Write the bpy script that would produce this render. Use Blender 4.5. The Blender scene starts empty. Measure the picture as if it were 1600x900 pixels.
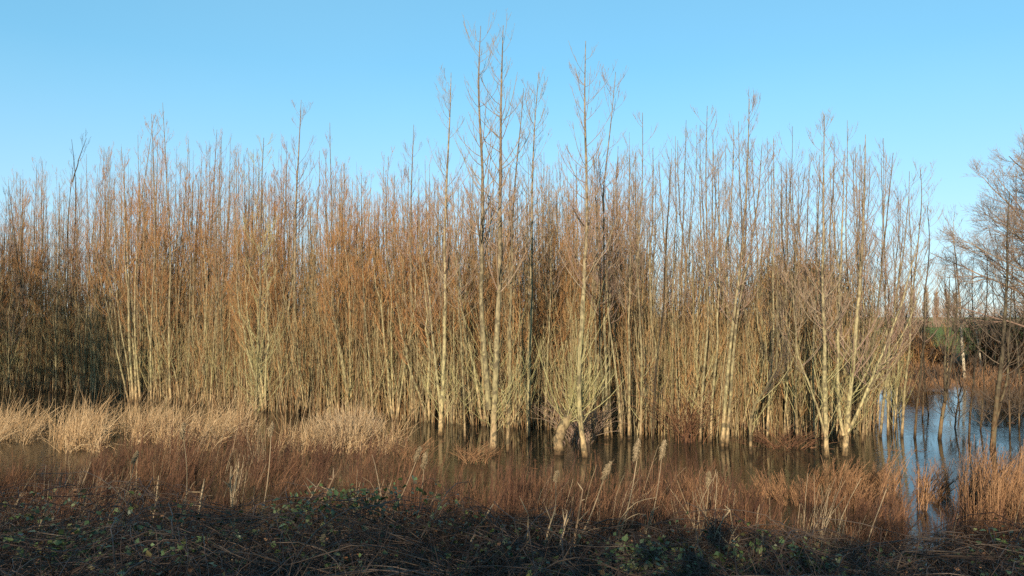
import bpy, math
import numpy as np
from mathutils import Vector

RNG = np.random.default_rng(7)
SC = bpy.context.scene
COL = SC.collection
PI = math.pi

# ------------------------------------------------------------------ camera model
CAM_Z = 4.0
F = 1244.0
PITCH = math.radians(2.07)
CP, SP = math.cos(PITCH), math.sin(PITCH)

def ray(px, py):
    xn = (px - 800.0) / F
    yn = (450.0 - py) / F
    return np.array([xn, CP - yn * SP, SP + yn * CP])

def at(px, py, d):
    """world point seen at photo pixel (px, py), d metres in front of the lens"""
    r = ray(px, py)
    return np.array([0, 0, CAM_Z]) + r * (d / r[1])

def on_level(px, py, z=0.0):
    r = ray(px, py)
    return np.array([0, 0, CAM_Z]) + r * ((z - CAM_Z) / r[2])

def px_of(x, y):
    return 800.0 + F * x / np.maximum(y, 0.1)

# ------------------------------------------------------------------ terrain shape
def smooth(a, b, t):
    t = np.clip((t - a) / (b - a), 0, 1)
    return t * t * (3 - 2 * t)

def ground_z(x, y):
    x = np.asarray(x, float); y = np.asarray(y, float)
    z = np.interp(y, [-6, 3, 5, 7, 9, 12, 15, 18], [2.4, 2.4, 2.0, 1.25, 0.65, 0.02, -0.35, -0.6])
    z = z + 0.10 * np.sin(x * 0.7 + 1.3) * np.exp(-((y - 8) / 5) ** 2) + 0.06 * np.sin(x * 1.9 + y * 0.8) * np.exp(-((y - 7) / 5) ** 2)
    far = smooth(0, 1, (y - (47 + 24 * smooth(24, 10, x))) / 6.0)
    z = z + far * (1.0 + 0.12 * np.sin(x * 0.35) + 0.1 * np.sin(y * 0.22 + x * 0.1))
    side = smooth(-34, -40, x) + smooth(42, 48, x) * (y < 60)
    z = z + np.clip(side, 0, 1) * 0.9 * (y > 12)
    z = z + 0.9 * smooth(70, 240, y)
    return z

# ------------------------------------------------------------------ mesh helpers
def mesh_of(name, parts, smooth_shade=True):
    """parts: list of (verts (n,3), faces (m,3|4), tint (n,) or None) -> one mesh"""
    vs, tints, loops, starts = [], [], [], []
    off = 0; lo = 0
    for v, f, t in parts:
        v = np.asarray(v, np.float32); f = np.asarray(f, np.int64)
        if len(v) == 0:
            continue
        vs.append(v); tints.append(np.zeros(len(v), np.float32) if t is None else np.asarray(t, np.float32))
        k = f.shape[1]
        loops.append((f + off).ravel())
        starts.append(lo + np.arange(len(f)) * k)
        off += len(v); lo += f.size
    V = np.concatenate(vs); T = np.concatenate(tints); L = np.concatenate(loops); S = np.concatenate(starts)
    me = bpy.data.meshes.new(name)
    me.vertices.add(len(V)); me.vertices.foreach_set('co', V.ravel())
    me.loops.add(len(L)); me.loops.foreach_set('vertex_index', L.astype(np.int32))
    me.polygons.add(len(S)); me.polygons.foreach_set('loop_start', S.astype(np.int32))
    me.update(calc_edges=True)
    a = me.attributes.new('tint', 'FLOAT', 'POINT'); a.data.foreach_set('value', T)
    if smooth_shade:
        me.polygons.foreach_set('use_smooth', np.ones(len(S), bool))
    return me

def obj(name, parts, mat, parent=None, smooth_shade=True):
    me = parts if isinstance(parts, bpy.types.Mesh) else mesh_of(name, parts, smooth_shade)
    o = bpy.data.objects.new(name, me); COL.objects.link(o)
    if not me.materials:
        me.materials.append(mat)
    o.parent = parent
    return o

def tag(o, label=None, cat=None, group=None, kind=None):
    if label: o['label'] = label
    if cat: o['category'] = cat
    if group: o['group'] = group
    if kind: o['kind'] = kind
    return o

def thing(name, label, cat, loc, group=None):
    o = bpy.data.objects.new(name, None); COL.objects.link(o)
    o.location = loc; o.empty_display_size = 0.2
    return tag(o, label, cat, group)

def tubes(P, R, sides=3, tint=None):
    """P (n,k,3) centre lines, R (n,k) radii"""
    P = np.asarray(P, float); R = np.asarray(R, float)
    n, k, _ = P.shape
    if n == 0:
        return (np.zeros((0, 3)), np.zeros((0, 4), int), None)
    T = np.gradient(P, axis=1)
    T /= np.linalg.norm(T, axis=2, keepdims=True) + 1e-9
    mean = np.abs(T.mean(axis=1))
    ref = np.eye(3)[np.argmin(mean, axis=1)][:, None, :]
    U = np.cross(T, np.broadcast_to(ref, T.shape)); U /= np.linalg.norm(U, axis=2, keepdims=True) + 1e-9
    W = np.cross(T, U)
    ang = np.arange(sides) * 2 * PI / sides
    ring = U[:, :, None, :] * np.cos(ang)[None, None, :, None] + W[:, :, None, :] * np.sin(ang)[None, None, :, None]
    V = P[:, :, None, :] + ring * R[:, :, None, None]
    base = (np.arange(n) * k * sides)[:, None, None] + (np.arange(k - 1) * sides)[None, :, None]
    i = np.arange(sides)[None, None, :]; j = (np.arange(sides) + 1) % sides
    j = j[None, None, :]
    Fc = np.stack([base + i, base + j, base + sides + j, base + sides + i], axis=-1).reshape(-1, 4)
    t = np.zeros(n) if tint is None else np.asarray(tint, float)
    return V.reshape(-1, 3), Fc, np.repeat(t, k * sides)

LEAF_V = np.array([[0, 0, 0], [-.36, .42, .09], [0, .5, 0], [.36, .42, .09], [0, 1, -.12]])
LEAF_F = np.array([[0, 2, 1], [0, 3, 2], [1, 2, 4], [2, 3, 4]])
def leaves(C, size, rng, up=0.0, tint=None):
    """pointed folded leaves centred at C (n,3)"""
    n = len(C)
    d = rng.normal(size=(n, 3)); d[:, 2] *= 0.7; d /= np.linalg.norm(d, axis=1, keepdims=True)
    nn = rng.normal(size=(n, 3)); nn[:, 2] += up
    s = np.cross(d, nn); s /= np.linalg.norm(s, axis=1, keepdims=True) + 1e-9
    u = np.cross(s, d)
    sz = size * rng.uniform(0.6, 1.35, n)
    lv = LEAF_V
    V = C[:, None, :] + sz[:, None, None] * (lv[None, :, 0, None] * s[:, None, :] + lv[None, :, 1, None] * d[:, None, :] + lv[None, :, 2, None] * u[:, None, :])
    Fc = (np.arange(n) * 5)[:, None, None] + LEAF_F[None]
    t = rng.random(n) if tint is None else tint
    return V.reshape(-1, 3), Fc.reshape(-1, 3), np.repeat(t, 5)

# ------------------------------------------------------------------ plant growth
def grow(p0, az, th0, th1, L, k, rng, wob=0.06):
    """n curved shoots: start p0 (n,3), azimuth az, angle from vertical th0 -> th1"""
    n = len(p0)
    s = np.linspace(0, 1, k)[None, :]
    th = th0[:, None] + (th1 - th0)[:, None] * s ** 0.8 + rng.normal(0, wob, (n, k))
    a = az[:, None] + np.cumsum(rng.normal(0, wob * 1.2, (n, k)), axis=1)
    D = np.stack([np.sin(th) * np.cos(a), np.sin(th) * np.sin(a), np.cos(th)], axis=-1)
    step = (L / (k - 1))[:, None, None]
    P = np.concatenate([np.zeros((n, 1, 3)), np.cumsum(D[:, :-1] * step, axis=1)], axis=1) + p0[:, None, :]
    return P

def sample(P, R, idx, f):
    """points at fraction f on paths P[idx]"""
    k = P.shape[1]
    t = f * (k - 1); i = np.minimum(t.astype(int), k - 2); w = (t - i)
    a = P[idx, i]; b = P[idx, i + 1]
    return a + (b - a) * w[:, None], R[idx, i] * (1 - w) + R[idx, i + 1] * w, b - a

def children_of(P, R, per, f0, f1, Lf, rng, th0=(0.5, 1.1), th1=(0.05, 0.4), k=4, rf=0.5, rmax=1.0, rmin=0.0028, dens=1.0, wob=0.06):
    n = len(P)
    idx = np.repeat(np.arange(n), per)
    m = len(idx)
    f = f0 + (f1 - f0) * rng.random(m) ** dens
    p, r, d = sample(P, R, idx, f)
    L = Lf(f, idx) * rng.uniform(0.6, 1.3, m)
    az = rng.uniform(0, 2 * PI, m)
    dn = d / (np.linalg.norm(d, axis=1, keepdims=True) + 1e-9)
    # follow the parent sideways a bit
    hor = np.arctan2(dn[:, 1], dn[:, 0]); tilt = np.arccos(np.clip(dn[:, 2], -1, 1))
    mix = np.clip(np.sin(tilt) * 1.6, 0, 1)
    az = np.where(rng.random(m) < mix, hor + rng.normal(0, 0.8, m), az)
    a0 = rng.uniform(*th0, m); a1 = rng.uniform(*th1, m)
    C = grow(p, az, a0, a1, L, k, rng, wob)
    r0 = np.minimum(np.maximum(r * rf, rmin), rmax)
    RR = r0[:, None] * np.linspace(1, 0.35, k)[None, :]
    RR = np.maximum(RR, rmin * 0.6)
    return C, RR

def fork(P, R, per, f0, f1, Lf, rng, ang=(0.45, 0.9), up=0.25, k=5, rf=0.6, rmin=0.005, wob=0.1):
    """side branches that leave their parent at an angle and bend gently upward"""
    idx = np.repeat(np.arange(len(P)), per); m = len(idx)
    f = rng.uniform(f0, f1, m); p, r, d = sample(P, R, idx, f)
    d = d / (np.linalg.norm(d, axis=1, keepdims=True) + 1e-9)
    q = rng.normal(size=(m, 3)); q -= d * (q * d).sum(1, keepdims=True); q /= np.linalg.norm(q, axis=1, keepdims=True)
    a = rng.uniform(*ang, m)[:, None]
    D = d * np.cos(a) + q * np.sin(a)
    L = Lf(f, idx) * rng.uniform(.6, 1.25, m)
    pts = [p]
    for j in range(k - 1):
        D = D + rng.normal(0, wob, (m, 3)) + np.array([0, 0, up / (k - 1)])
        D /= np.linalg.norm(D, axis=1, keepdims=True)
        pts.append(pts[-1] + D * (L / (k - 1))[:, None])
    C = np.stack(pts, 1)
    RR = np.maximum(np.maximum(r * rf, rmin)[:, None] * np.linspace(1, .4, k)[None], rmin * .7)
    return C, RR

def stem_path(pts, k, rng, wob=0.02):
    pts = np.asarray(pts, float)
    seg = np.r_[0, np.cumsum(np.linalg.norm(np.diff(pts, axis=0), axis=1))]
    t = np.linspace(0, seg[-1], k)
    # smooth by averaging the interpolated polyline
    P = np.stack([np.interp(t, seg, pts[:, i]) for i in range(3)], axis=1)
    for _ in range(2):
        P[1:-1] = 0.5 * P[1:-1] + 0.25 * (P[:-2] + P[2:])
    P[1:-1, :2] += np.cumsum(rng.normal(0, wob, (k - 2, 2)), axis=0) * np.hanning(k - 2)[:, None]
    return P

def stem_radius(k, r0, rtip=0.008, flare=0.28):
    s = np.linspace(0, 1, k)
    r = r0 * (1 - s) ** 0.85 * 0.95 + rtip
    r[0] *= 1 + flare; r[1] *= 1 + flare * 0.25
    return r

# ------------------------------------------------------------------ materials
def node_mat(name):
    m = bpy.data.materials.new(name); m.use_nodes = True
    nt = m.node_tree; nt.nodes.clear()
    out = nt.nodes.new('ShaderNodeOutputMaterial'); b = nt.nodes.new('ShaderNodeBsdfPrincipled')
    nt.links.new(b.outputs[0], out.inputs[0])
    return m, nt, b

def N(nt, typ, **kw):
    n = nt.nodes.new(typ)
    for k, v in kw.items():
        setattr(n, k, v)
    return n

def ramp(nt, fac, stops):
    r = N(nt, 'ShaderNodeValToRGB')
    el = r.color_ramp.elements
    while len(el) < len(stops):
        el.new(0.5)
    for e, (p, c) in zip(el, stops):
        e.position = p; e.color = (*c, 1)
    nt.links.new(fac, r.inputs[0])
    return r.outputs[0]

def mixc(nt, fac, a, b, mode='MIX'):
    m = N(nt, 'ShaderNodeMix', data_type='RGBA', blend_type=mode)
    if isinstance(fac, (int, float)): m.inputs[0].default_value = fac
    else: nt.links.new(fac, m.inputs[0])
    for s, v in ((6, a), (7, b)):
        if isinstance(v, tuple): m.inputs[s].default_value = (*v, 1)
        else: nt.links.new(v, m.inputs[s])
    return m.outputs[2]

def mth(nt, op, a, b=0.0):
    m = N(nt, 'ShaderNodeMath', operation=op)
    for i, v in enumerate((a, b)):
        if isinstance(v, (int, float)): m.inputs[i].default_value = v
        else: nt.links.new(v, m.inputs[i])
    return m.outputs[0]

def noise(nt, vec, scale, detail=3, rough=0.55):
    n = N(nt, 'ShaderNodeTexNoise'); n.inputs['Scale'].default_value = scale
    n.inputs['Detail'].default_value = detail; n.inputs['Roughness'].default_value = rough
    nt.links.new(vec, n.inputs['Vector'])
    return n.outputs['Fac']

def bark(name, low, mid, high, h1=0.75, h2=2.0, h3=9.0):
    """bark: silt-washed foot, algae-green middle, greyer top (heights in metres above the water)"""
    m, nt, b = node_mat(name)
    tc = N(nt, 'ShaderNodeNewGeometry'); pos = tc.outputs['Position']
    sep = N(nt, 'ShaderNodeSeparateXYZ'); nt.links.new(pos, sep.inputs[0])
    big = noise(nt, pos, 1.4, 3)
    z = mth(nt, 'ADD', sep.outputs[2], mth(nt, 'MULTIPLY', mth(nt, 'SUBTRACT', big, 0.5), 2.4))
    zz = mth(nt, 'DIVIDE', z, 12.0)
    c = ramp(nt, zz, [(0.0, low), (h1 / 12, low), (h2 / 12, mid), (h3 / 12, high), (1.0, high)])
    mp = N(nt, 'ShaderNodeMapping'); mp.inputs['Scale'].default_value = (1, 1, 0.35); nt.links.new(pos, mp.inputs[0])
    fine = noise(nt, mp.outputs[0], 16, 4, 0.7)
    c = mixc(nt, 0.85, c, ramp(nt, fine, [(0.34, (0.22, 0.19, 0.16)), (0.50, (0.85, 0.83, 0.8)), (0.68, (1.35, 1.32, 1.2))]), 'MULTIPLY')
    patch = noise(nt, pos, 6, 3)
    c = mixc(nt, ramp(nt, patch, [(0.51, (0, 0, 0)), (0.62, (.9, .9, .9))]), c, (0.12, 0.10, 0.06))
    at_ = N(nt, 'ShaderNodeAttribute', attribute_name='tint')
    oi = N(nt, 'ShaderNodeObjectInfo')
    v = mth(nt, 'ADD', mth(nt, 'MULTIPLY', oi.outputs['Random'], 0.5), mth(nt, 'MULTIPLY', at_.outputs['Fac'], 0.6))
    c = mixc(nt, 1.0, c, ramp(nt, v, [(0.0, (0.42, 0.38, 0.34)), (0.5, (0.9, 0.86, 0.8)), (1.0, (1.2, 1.17, 1.05))]), 'MULTIPLY')
    c = mixc(nt, 1.0, c, ramp(nt, mth(nt, 'ADD', sep.outputs[2], mth(nt, 'MULTIPLY', mth(nt, 'SUBTRACT', fine, 0.5), 0.15)), [(0.03, (.25, .22, .2)), (0.14, (.5, .46, .42)), (0.30, (1, 1, 1))]), 'MULTIPLY')
    nt.links.new(c, b.inputs['Base Color'])
    b.inputs['Roughness'].default_value = 0.85
    b.inputs['Specular IOR Level'].default_value = 0.25
    bp = N(nt, 'ShaderNodeBump'); bp.inputs['Strength'].default_value = 0.6; bp.inputs['Distance'].default_value = 0.02
    nt.links.new(fine, bp.inputs['Height']); nt.links.new(bp.outputs[0], b.inputs['Normal'])
    return m

def twig(name, cols, rough=0.6, spec=0.3, zcols=None):
    """thin stems: colour picked per stem from the tint attribute"""
    m, nt, b = node_mat(name)
    at_ = N(nt, 'ShaderNodeAttribute', attribute_name='tint')
    oi = N(nt, 'ShaderNodeObjectInfo')
    geo = N(nt, 'ShaderNodeNewGeometry')
    v = mth(nt, 'ADD', mth(nt, 'MULTIPLY', at_.outputs['Fac'], 0.6), mth(nt, 'MULTIPLY', oi.outputs['Random'], 0.4))
    k = len(cols)
    c = ramp(nt, v, [(i / (k - 1), cc) for i, cc in enumerate(cols)])
    nz = noise(nt, geo.outputs['Position'], 9, 2)
    c = mixc(nt, 0.7, c, ramp(nt, nz, [(0.3, (0.65, 0.65, 0.65)), (0.7, (1.2, 1.2, 1.2))]), 'MULTIPLY')
    nt.links.new(c, b.inputs['Base Color'])
    b.inputs['Roughness'].default_value = rough
    b.inputs['Specular IOR Level'].default_value = spec
    return m

M = {}
M['bark'] = bark('willow_bark', (0.42, 0.315, 0.18), (0.335, 0.30, 0.165), (0.27, 0.215, 0.15), 0.45, 1.5, 7.5)
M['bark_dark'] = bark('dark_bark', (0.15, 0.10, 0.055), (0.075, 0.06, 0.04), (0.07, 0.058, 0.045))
M['bark_pale'] = bark('birch_bark', (0.5, 0.42, 0.32), (0.58, 0.52, 0.42), (0.4, 0.35, 0.28))
M['twig_red'] = twig('reddish_twig', [(0.17, 0.085, 0.045), (0.30, 0.135, 0.05), (0.44, 0.21, 0.075), (0.44, 0.26, 0.10), (0.30, 0.21, 0.10)])
M['twig_grey'] = twig('grey_brown_twig', [(0.20, 0.125, 0.09), (0.29, 0.185, 0.13), (0.32, 0.235, 0.15), (0.28, 0.24, 0.145)])
M['twig_olive'] = twig('olive_shoot', [(0.26, 0.21, 0.085), (0.36, 0.32, 0.13), (0.44, 0.39, 0.19), (0.33, 0.22, 0.10)])
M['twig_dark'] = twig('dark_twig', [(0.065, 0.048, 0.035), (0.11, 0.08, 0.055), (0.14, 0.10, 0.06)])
M['under'] = twig('undergrowth_stem', [(0.26, 0.20, 0.085), (0.38, 0.32, 0.14), (0.30, 0.16, 0.065), (0.17, 0.10, 0.05), (0.44, 0.36, 0.19), (0.36, 0.19, 0.075)])
M['straw'] = twig('straw', [(0.24, 0.135, 0.06), (0.48, 0.31, 0.15), (0.60, 0.43, 0.24), (0.30, 0.165, 0.075), (0.40, 0.25, 0.12)], 0.7, 0.2)
M['pale_straw'] = twig('pale_straw', [(0.36, 0.22, 0.11), (0.62, 0.47, 0.29), (0.50, 0.35, 0.19), (0.40, 0.24, 0.12)], 0.7, 0.2)
M['weed'] = twig('dead_weed_stem', [(0.08, 0.036, 0.022), (0.15, 0.068, 0.036), (0.25, 0.125, 0.06), (0.07, 0.037, 0.025), (0.13, 0.058, 0.032), (0.36, 0.215, 0.11)], 0.7, 0.2)
M['russet'] = twig('russet_grass', [(0.11, 0.055, 0.027), (0.24, 0.12, 0.055), (0.38, 0.215, 0.105), (0.16, 0.08, 0.04), (0.31, 0.175, 0.09)], 0.7, 0.2)
M['cane'] = twig('bramble_cane', [(0.04, 0.024, 0.018), (0.06, 0.038, 0.026), (0.09, 0.065, 0.042), (0.17, 0.125, 0.085)], 0.5, 0.4)
M['reed'] = twig('reed_stalk', [(0.27, 0.19, 0.10), (0.36, 0.27, 0.16), (0.16, 0.10, 0.055)], 0.6, 0.3)
M['fluff'] = twig('seed_fluff', [(0.23, 0.165, 0.09), (0.33, 0.255, 0.155), (0.12, 0.085, 0.045)], 0.95, 0.05)

def leaf_mat(name, cols, rough=0.45):
    m, nt, b = node_mat(name)
    at_ = N(nt, 'ShaderNodeAttribute', attribute_name='tint')
    k = len(cols)
    c = ramp(nt, at_.outputs['Fac'], [(i / (k - 1), cc) for i, cc in enumerate(cols)])
    nt.links.new(c, b.inputs['Base Color'])
    b.inputs['Roughness'].default_value = rough
    b.inputs['Specular IOR Level'].default_value = 0.4
    return m
M['bramble_leaf'] = leaf_mat('bramble_leaf', [(0.04, 0.06, 0.025), (0.06, 0.10, 0.035), (0.05, 0.08, 0.03), (0.10, 0.15, 0.05), (0.08, 0.06, 0.035), (0.16, 0.18, 0.065)])
M['dead_leaf'] = leaf_mat('dead_leaf', [(0.16, 0.08, 0.04), (0.22, 0.11, 0.05), (0.12, 0.07, 0.045), (0.30, 0.16, 0.07)], 0.7)
M['ivy'] = leaf_mat('olive_leaf', [(0.05, 0.055, 0.018), (0.09, 0.085, 0.025), (0.13, 0.10, 0.03), (0.16, 0.09, 0.03), (0.07, 0.075, 0.02)])
M['caster_leaf'] = leaf_mat('caster_leaf', [(0.04, 0.05, 0.02), (0.08, 0.08, 0.03), (0.12, 0.085, 0.035)])

# ------------------------------------------------------------------ world, sun, camera
SUN_EL, SUN_AZ = math.radians(15.5), math.radians(194)   # bearing of the sun, clockwise from +Y
S = Vector((math.sin(SUN_AZ) * math.cos(SUN_EL), math.cos(SUN_AZ) * math.cos(SUN_EL), math.sin(SUN_EL)))
W = bpy.data.worlds.new('World'); SC.world = W; W.use_nodes = True
nt = W.node_tree; nt.nodes.clear()
out = nt.nodes.new('ShaderNodeOutputWorld'); bg = nt.nodes.new('ShaderNodeBackground')
sky = nt.nodes.new('ShaderNodeTexSky'); sky.sky_type = 'NISHITA'; sky.sun_disc = False
sky.sun_elevation = SUN_EL; sky.sun_rotation = SUN_AZ
sky.air_density = 1.0; sky.altitude = 1200; sky.dust_density = 0.0; sky.ozone_density = 1.0
tc = nt.nodes.new('ShaderNodeTexCoord'); sx = nt.nodes.new('ShaderNodeSeparateXYZ'); nt.links.new(tc.outputs['Generated'], sx.inputs[0])
low = ramp(nt, sx.outputs[2], [(0.40, (1, 1, 1)), (0.75, (0, 0, 0))])
base = mixc(nt, 1.0, sky.outputs[0], ramp(nt, sx.outputs[2], [(0.0, (0.66, 0.78, 1.0)), (0.10, (0.62, 0.86, 1.0)), (0.25, (0.58, 0.93, 1.0)), (0.40, (0.58, 0.93, 1.0)), (0.75, (0.55, 0.58, 0.60))]), 'MULTIPLY')
wisp = noise(nt, tc.outputs['Generated'], 2.2, 4, 0.5)
haze = ramp(nt, sx.outputs[2], [(0.06, (1, 1, 1)), (0.30, (0, 0, 0))])
pale = mixc(nt, haze, mixc(nt, ramp(nt, wisp, [(0.42, (0, 0, 0)), (0.75, (0.35, 0.35, 0.35))]), (1.25, 3.25, 4.6), (1.8, 3.7, 4.7)), (2.7, 3.75, 4.5))
nt.links.new(mixc(nt, mth(nt, 'ADD', mth(nt, 'MULTIPLY', low, 0.45), mth(nt, 'MULTIPLY', haze, 0.25)), base, pale), bg.inputs[0]); nt.links.new(bg.outputs[0], out.inputs[0])
bg.inputs[1].default_value = 0.14
sl = bpy.data.lights.new('sun', 'SUN'); sl.energy = 5.0; sl.angle = math.radians(0.53); sl.color = (1.0, 0.86, 0.68)
so = bpy.data.objects.new('sun', sl); COL.objects.link(so); so.rotation_euler = (-S).to_track_quat('-Z', 'Y').to_euler(); so.location = (0, -20, 30)

cam = bpy.data.cameras.new('camera'); cam.lens = 36.0 * F / 1600.0; cam.sensor_width = 36; cam.clip_end = 6000; cam.clip_start = 0.05
co = bpy.data.objects.new('camera', cam); COL.objects.link(co); co.location = (0, 0, CAM_Z); co.rotation_euler = (PI / 2 + PITCH, 0, 0)
SC.camera = co
SC.view_settings.view_transform = 'Standard'; SC.view_settings.look = 'None'; SC.view_settings.gamma = 1.0
SC.view_settings.exposure = 0.55
SC.cycles.max_bounces = 5; SC.cycles.diffuse_bounces = 2; SC.cycles.glossy_bounces = 3
SC.cycles.use_denoising = False

# ------------------------------------------------------------------ setting: ground, water
def grid_sheet(xs, ys, zf):
    X, Y = np.meshgrid(xs, ys); Z = zf(X, Y)
    V = np.stack([X, Y, Z], -1).reshape(-1, 3)
    nx, ny = len(xs), len(ys)
    i = (np.arange(ny - 1)[:, None] * nx + np.arange(nx - 1)[None, :]).ravel()
    return V, np.stack([i, i + 1, i + nx + 1, i + nx], -1), None

def axis(marks):
    o = []
    for a, b, s in marks:
        o.append(np.arange(a, b, s))
    return np.concatenate(o + [[marks[-1][1]]])

m, nt, b = node_mat('ground')
geo = N(nt, 'ShaderNodeNewGeometry'); sep = N(nt, 'ShaderNodeSeparateXYZ'); nt.links.new(geo.outputs['Position'], sep.inputs[0])
n1 = noise(nt, geo.outputs['Position'], 0.5, 4); n2 = noise(nt, geo.outputs['Position'], 9, 4)
mud = ramp(nt, n2, [(0.3, (0.035, 0.025, 0.017)), (0.6, (0.085, 0.058, 0.036)), (0.8, (0.13, 0.09, 0.05))])
grass = ramp(nt, n1, [(0.3, (0.15, 0.19, 0.045)), (0.7, (0.21, 0.25, 0.07))])
f = mth(nt, 'MULTIPLY', mth(nt, 'SUBTRACT', sep.outputs[1], 66.0), 0.08)
f = mth(nt, 'MINIMUM', mth(nt, 'MAXIMUM', mth(nt, 'ADD', f, mth(nt, 'SUBTRACT', n1, 0.5)), 0.0), 1.0)
nt.links.new(mixc(nt, f, mud, grass), b.inputs['Base Color']); b.inputs['Roughness'].default_value = 0.95; b.inputs['Specular IOR Level'].default_value = 0.05
bp = N(nt, 'ShaderNodeBump'); bp.inputs['Strength'].default_value = 0.7; bp.inputs['Distance'].default_value = 0.05
nt.links.new(n2, bp.inputs['Height']); nt.links.new(bp.outputs[0], b.inputs['Normal'])
M['ground'] = m
xs = axis([(-4000, -400, 400), (-400, -60, 20), (-60, 60, 1.0), (60, 400, 20), (400, 4000, 400)])
ys = axis([(-200, -10, 10), (-10, 20, 0.5), (20, 90, 1.5), (90, 400, 15), (400, 5000, 300)])
tag(obj('ground', [grid_sheet(xs, ys, ground_z)], M['ground']), 'muddy bank falling to a flooded hollow with fields beyond', None, kind='structure')

m, nt, b = node_mat('flood_water')
geo = N(nt, 'ShaderNodeNewGeometry')
b.inputs['Base Color'].default_value = (0.022, 0.021, 0.014, 1)
b.inputs['Roughness'].default_value = 0.035; b.inputs['IOR'].default_value = 1.33; b.inputs['Specular IOR Level'].default_value = 0.5
mp = N(nt, 'ShaderNodeMapping'); mp.inputs['Scale'].default_value = (1.0, 1.6, 1.0); nt.links.new(geo.outputs['Position'], mp.inputs[0])
rip = noise(nt, mp.outputs[0], 5.0, 3, 0.5); wide = noise(nt, geo.outputs['Position'], 0.22, 2)
h = mth(nt, 'MULTIPLY', rip, ramp(nt, wide, [(0.38, (0.12, 0.12, 0.12)), (0.62, (1, 1, 1))]))
bp = N(nt, 'ShaderNodeBump'); bp.inputs['Strength'].default_value = 0.4; bp.inputs['Distance'].default_value = 0.02
nt.links.new(h, bp.inputs['Height']); nt.links.new(bp.outputs[0], b.inputs['Normal'])
M['water'] = m
tag(obj('water', [(np.array([[-46, 10.5, 0], [52, 10.5, 0], [52, 84, 0], [-46, 84, 0]]), np.array([[0, 1, 2, 3]]), None)], M['water'], smooth_shade=False), 'brown flood water standing between the trees', None, kind='structure')

# ------------------------------------------------------------------ trees
def grow_tree(stems, radii, rng, n_br=30, f0=0.3, L=1.7, twigs=4, sub=0, th0=(0.55, 1.05), th1=(0.1, 0.4), tr=0.005, tipf=0.33, br_max=1.0):
    """branch + twig tubes for a list of stem paths"""
    out = []
    longest = max(P[-1, 2] - P[0, 2] for P in stems)
    for P, R in zip(stems, radii):
        nn_ = max(5, int(n_br * (P[-1, 2] - P[0, 2]) / longest))
        Lf = lambda f, i: L * (tipf + (1 - tipf) * np.clip((1 - (f - f0) / (1 - f0)), 0, 1) ** 0.7)
        B, BR = children_of(P[None], R[None], nn_, f0, 0.97, Lf, rng, th0, th1, k=7, rf=0.36, rmin=tr * 1.15, rmax=br_max, wob=0.035, dens=1.25)
        out.append(tubes(B, BR, 3, rng.random(len(B))))
        bl = np.linalg.norm(B[:, -1] - B[:, 0], axis=1)
        Tw, TR = children_of(B, BR, twigs, 0.2, 0.92, lambda f, i: 0.12 + bl[i] * 0.5 * (1.1 - f), rng, (0.25, 0.8), (0.05, 0.4), k=4, rf=0.6, rmax=tr * 1.3, rmin=tr * 0.8, wob=0.035)
        out.append(tubes(Tw, TR, 3, rng.random(len(Tw))))
        if sub:
            tl = np.linalg.norm(Tw[:, -1] - Tw[:, 0], axis=1)
            S2, SR = children_of(Tw, TR, sub, 0.25, 0.85, lambda f, i: 0.1 + tl[i] * 0.45 * (1.1 - f), rng, (0.25, 0.8), (0.08, 0.5), k=3, rf=0.7, rmax=tr, rmin=tr * 0.7, wob=0.035)
            out.append(tubes(S2, SR, 3, rng.random(len(S2))))
    return out

def shoots(stem, n, rng, zmax=2.2, L=(1.2, 3.0), spread=(0.35, 0.9), r=0.0105, zmin=0.35, twigs=3):
    """fan of shoots thrown from the lower trunk"""
    z = rng.uniform(zmin, zmax, n)
    p = np.stack([np.interp(z, stem[:, 2], stem[:, i]) for i in range(3)], axis=1)
    Ls = rng.uniform(*L, n)
    a0 = rng.uniform(*spread, n)
    B = grow(p, rng.uniform(0, 2 * PI, n), a0, a0 * rng.uniform(0.25, 0.7, n), Ls, 6, rng, 0.05)
    R = (r * rng.uniform(0.6, 1.2, n))[:, None] * np.linspace(1, 0.3, 6)[None]
    out = [tubes(B, R, 3, rng.random(n))]
    if twigs:
        T, TR = children_of(B, R, twigs, 0.2, 0.95, lambda f, i: Ls[i] * 0.28 * (1.1 - f) + 0.1, rng, (0.3, 0.9), (0.05, 0.4), k=3, rf=0.55, rmax=0.005, rmin=0.003)
        out.append(tubes(T, TR, 3, rng.random(len(T))))
    return out

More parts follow.
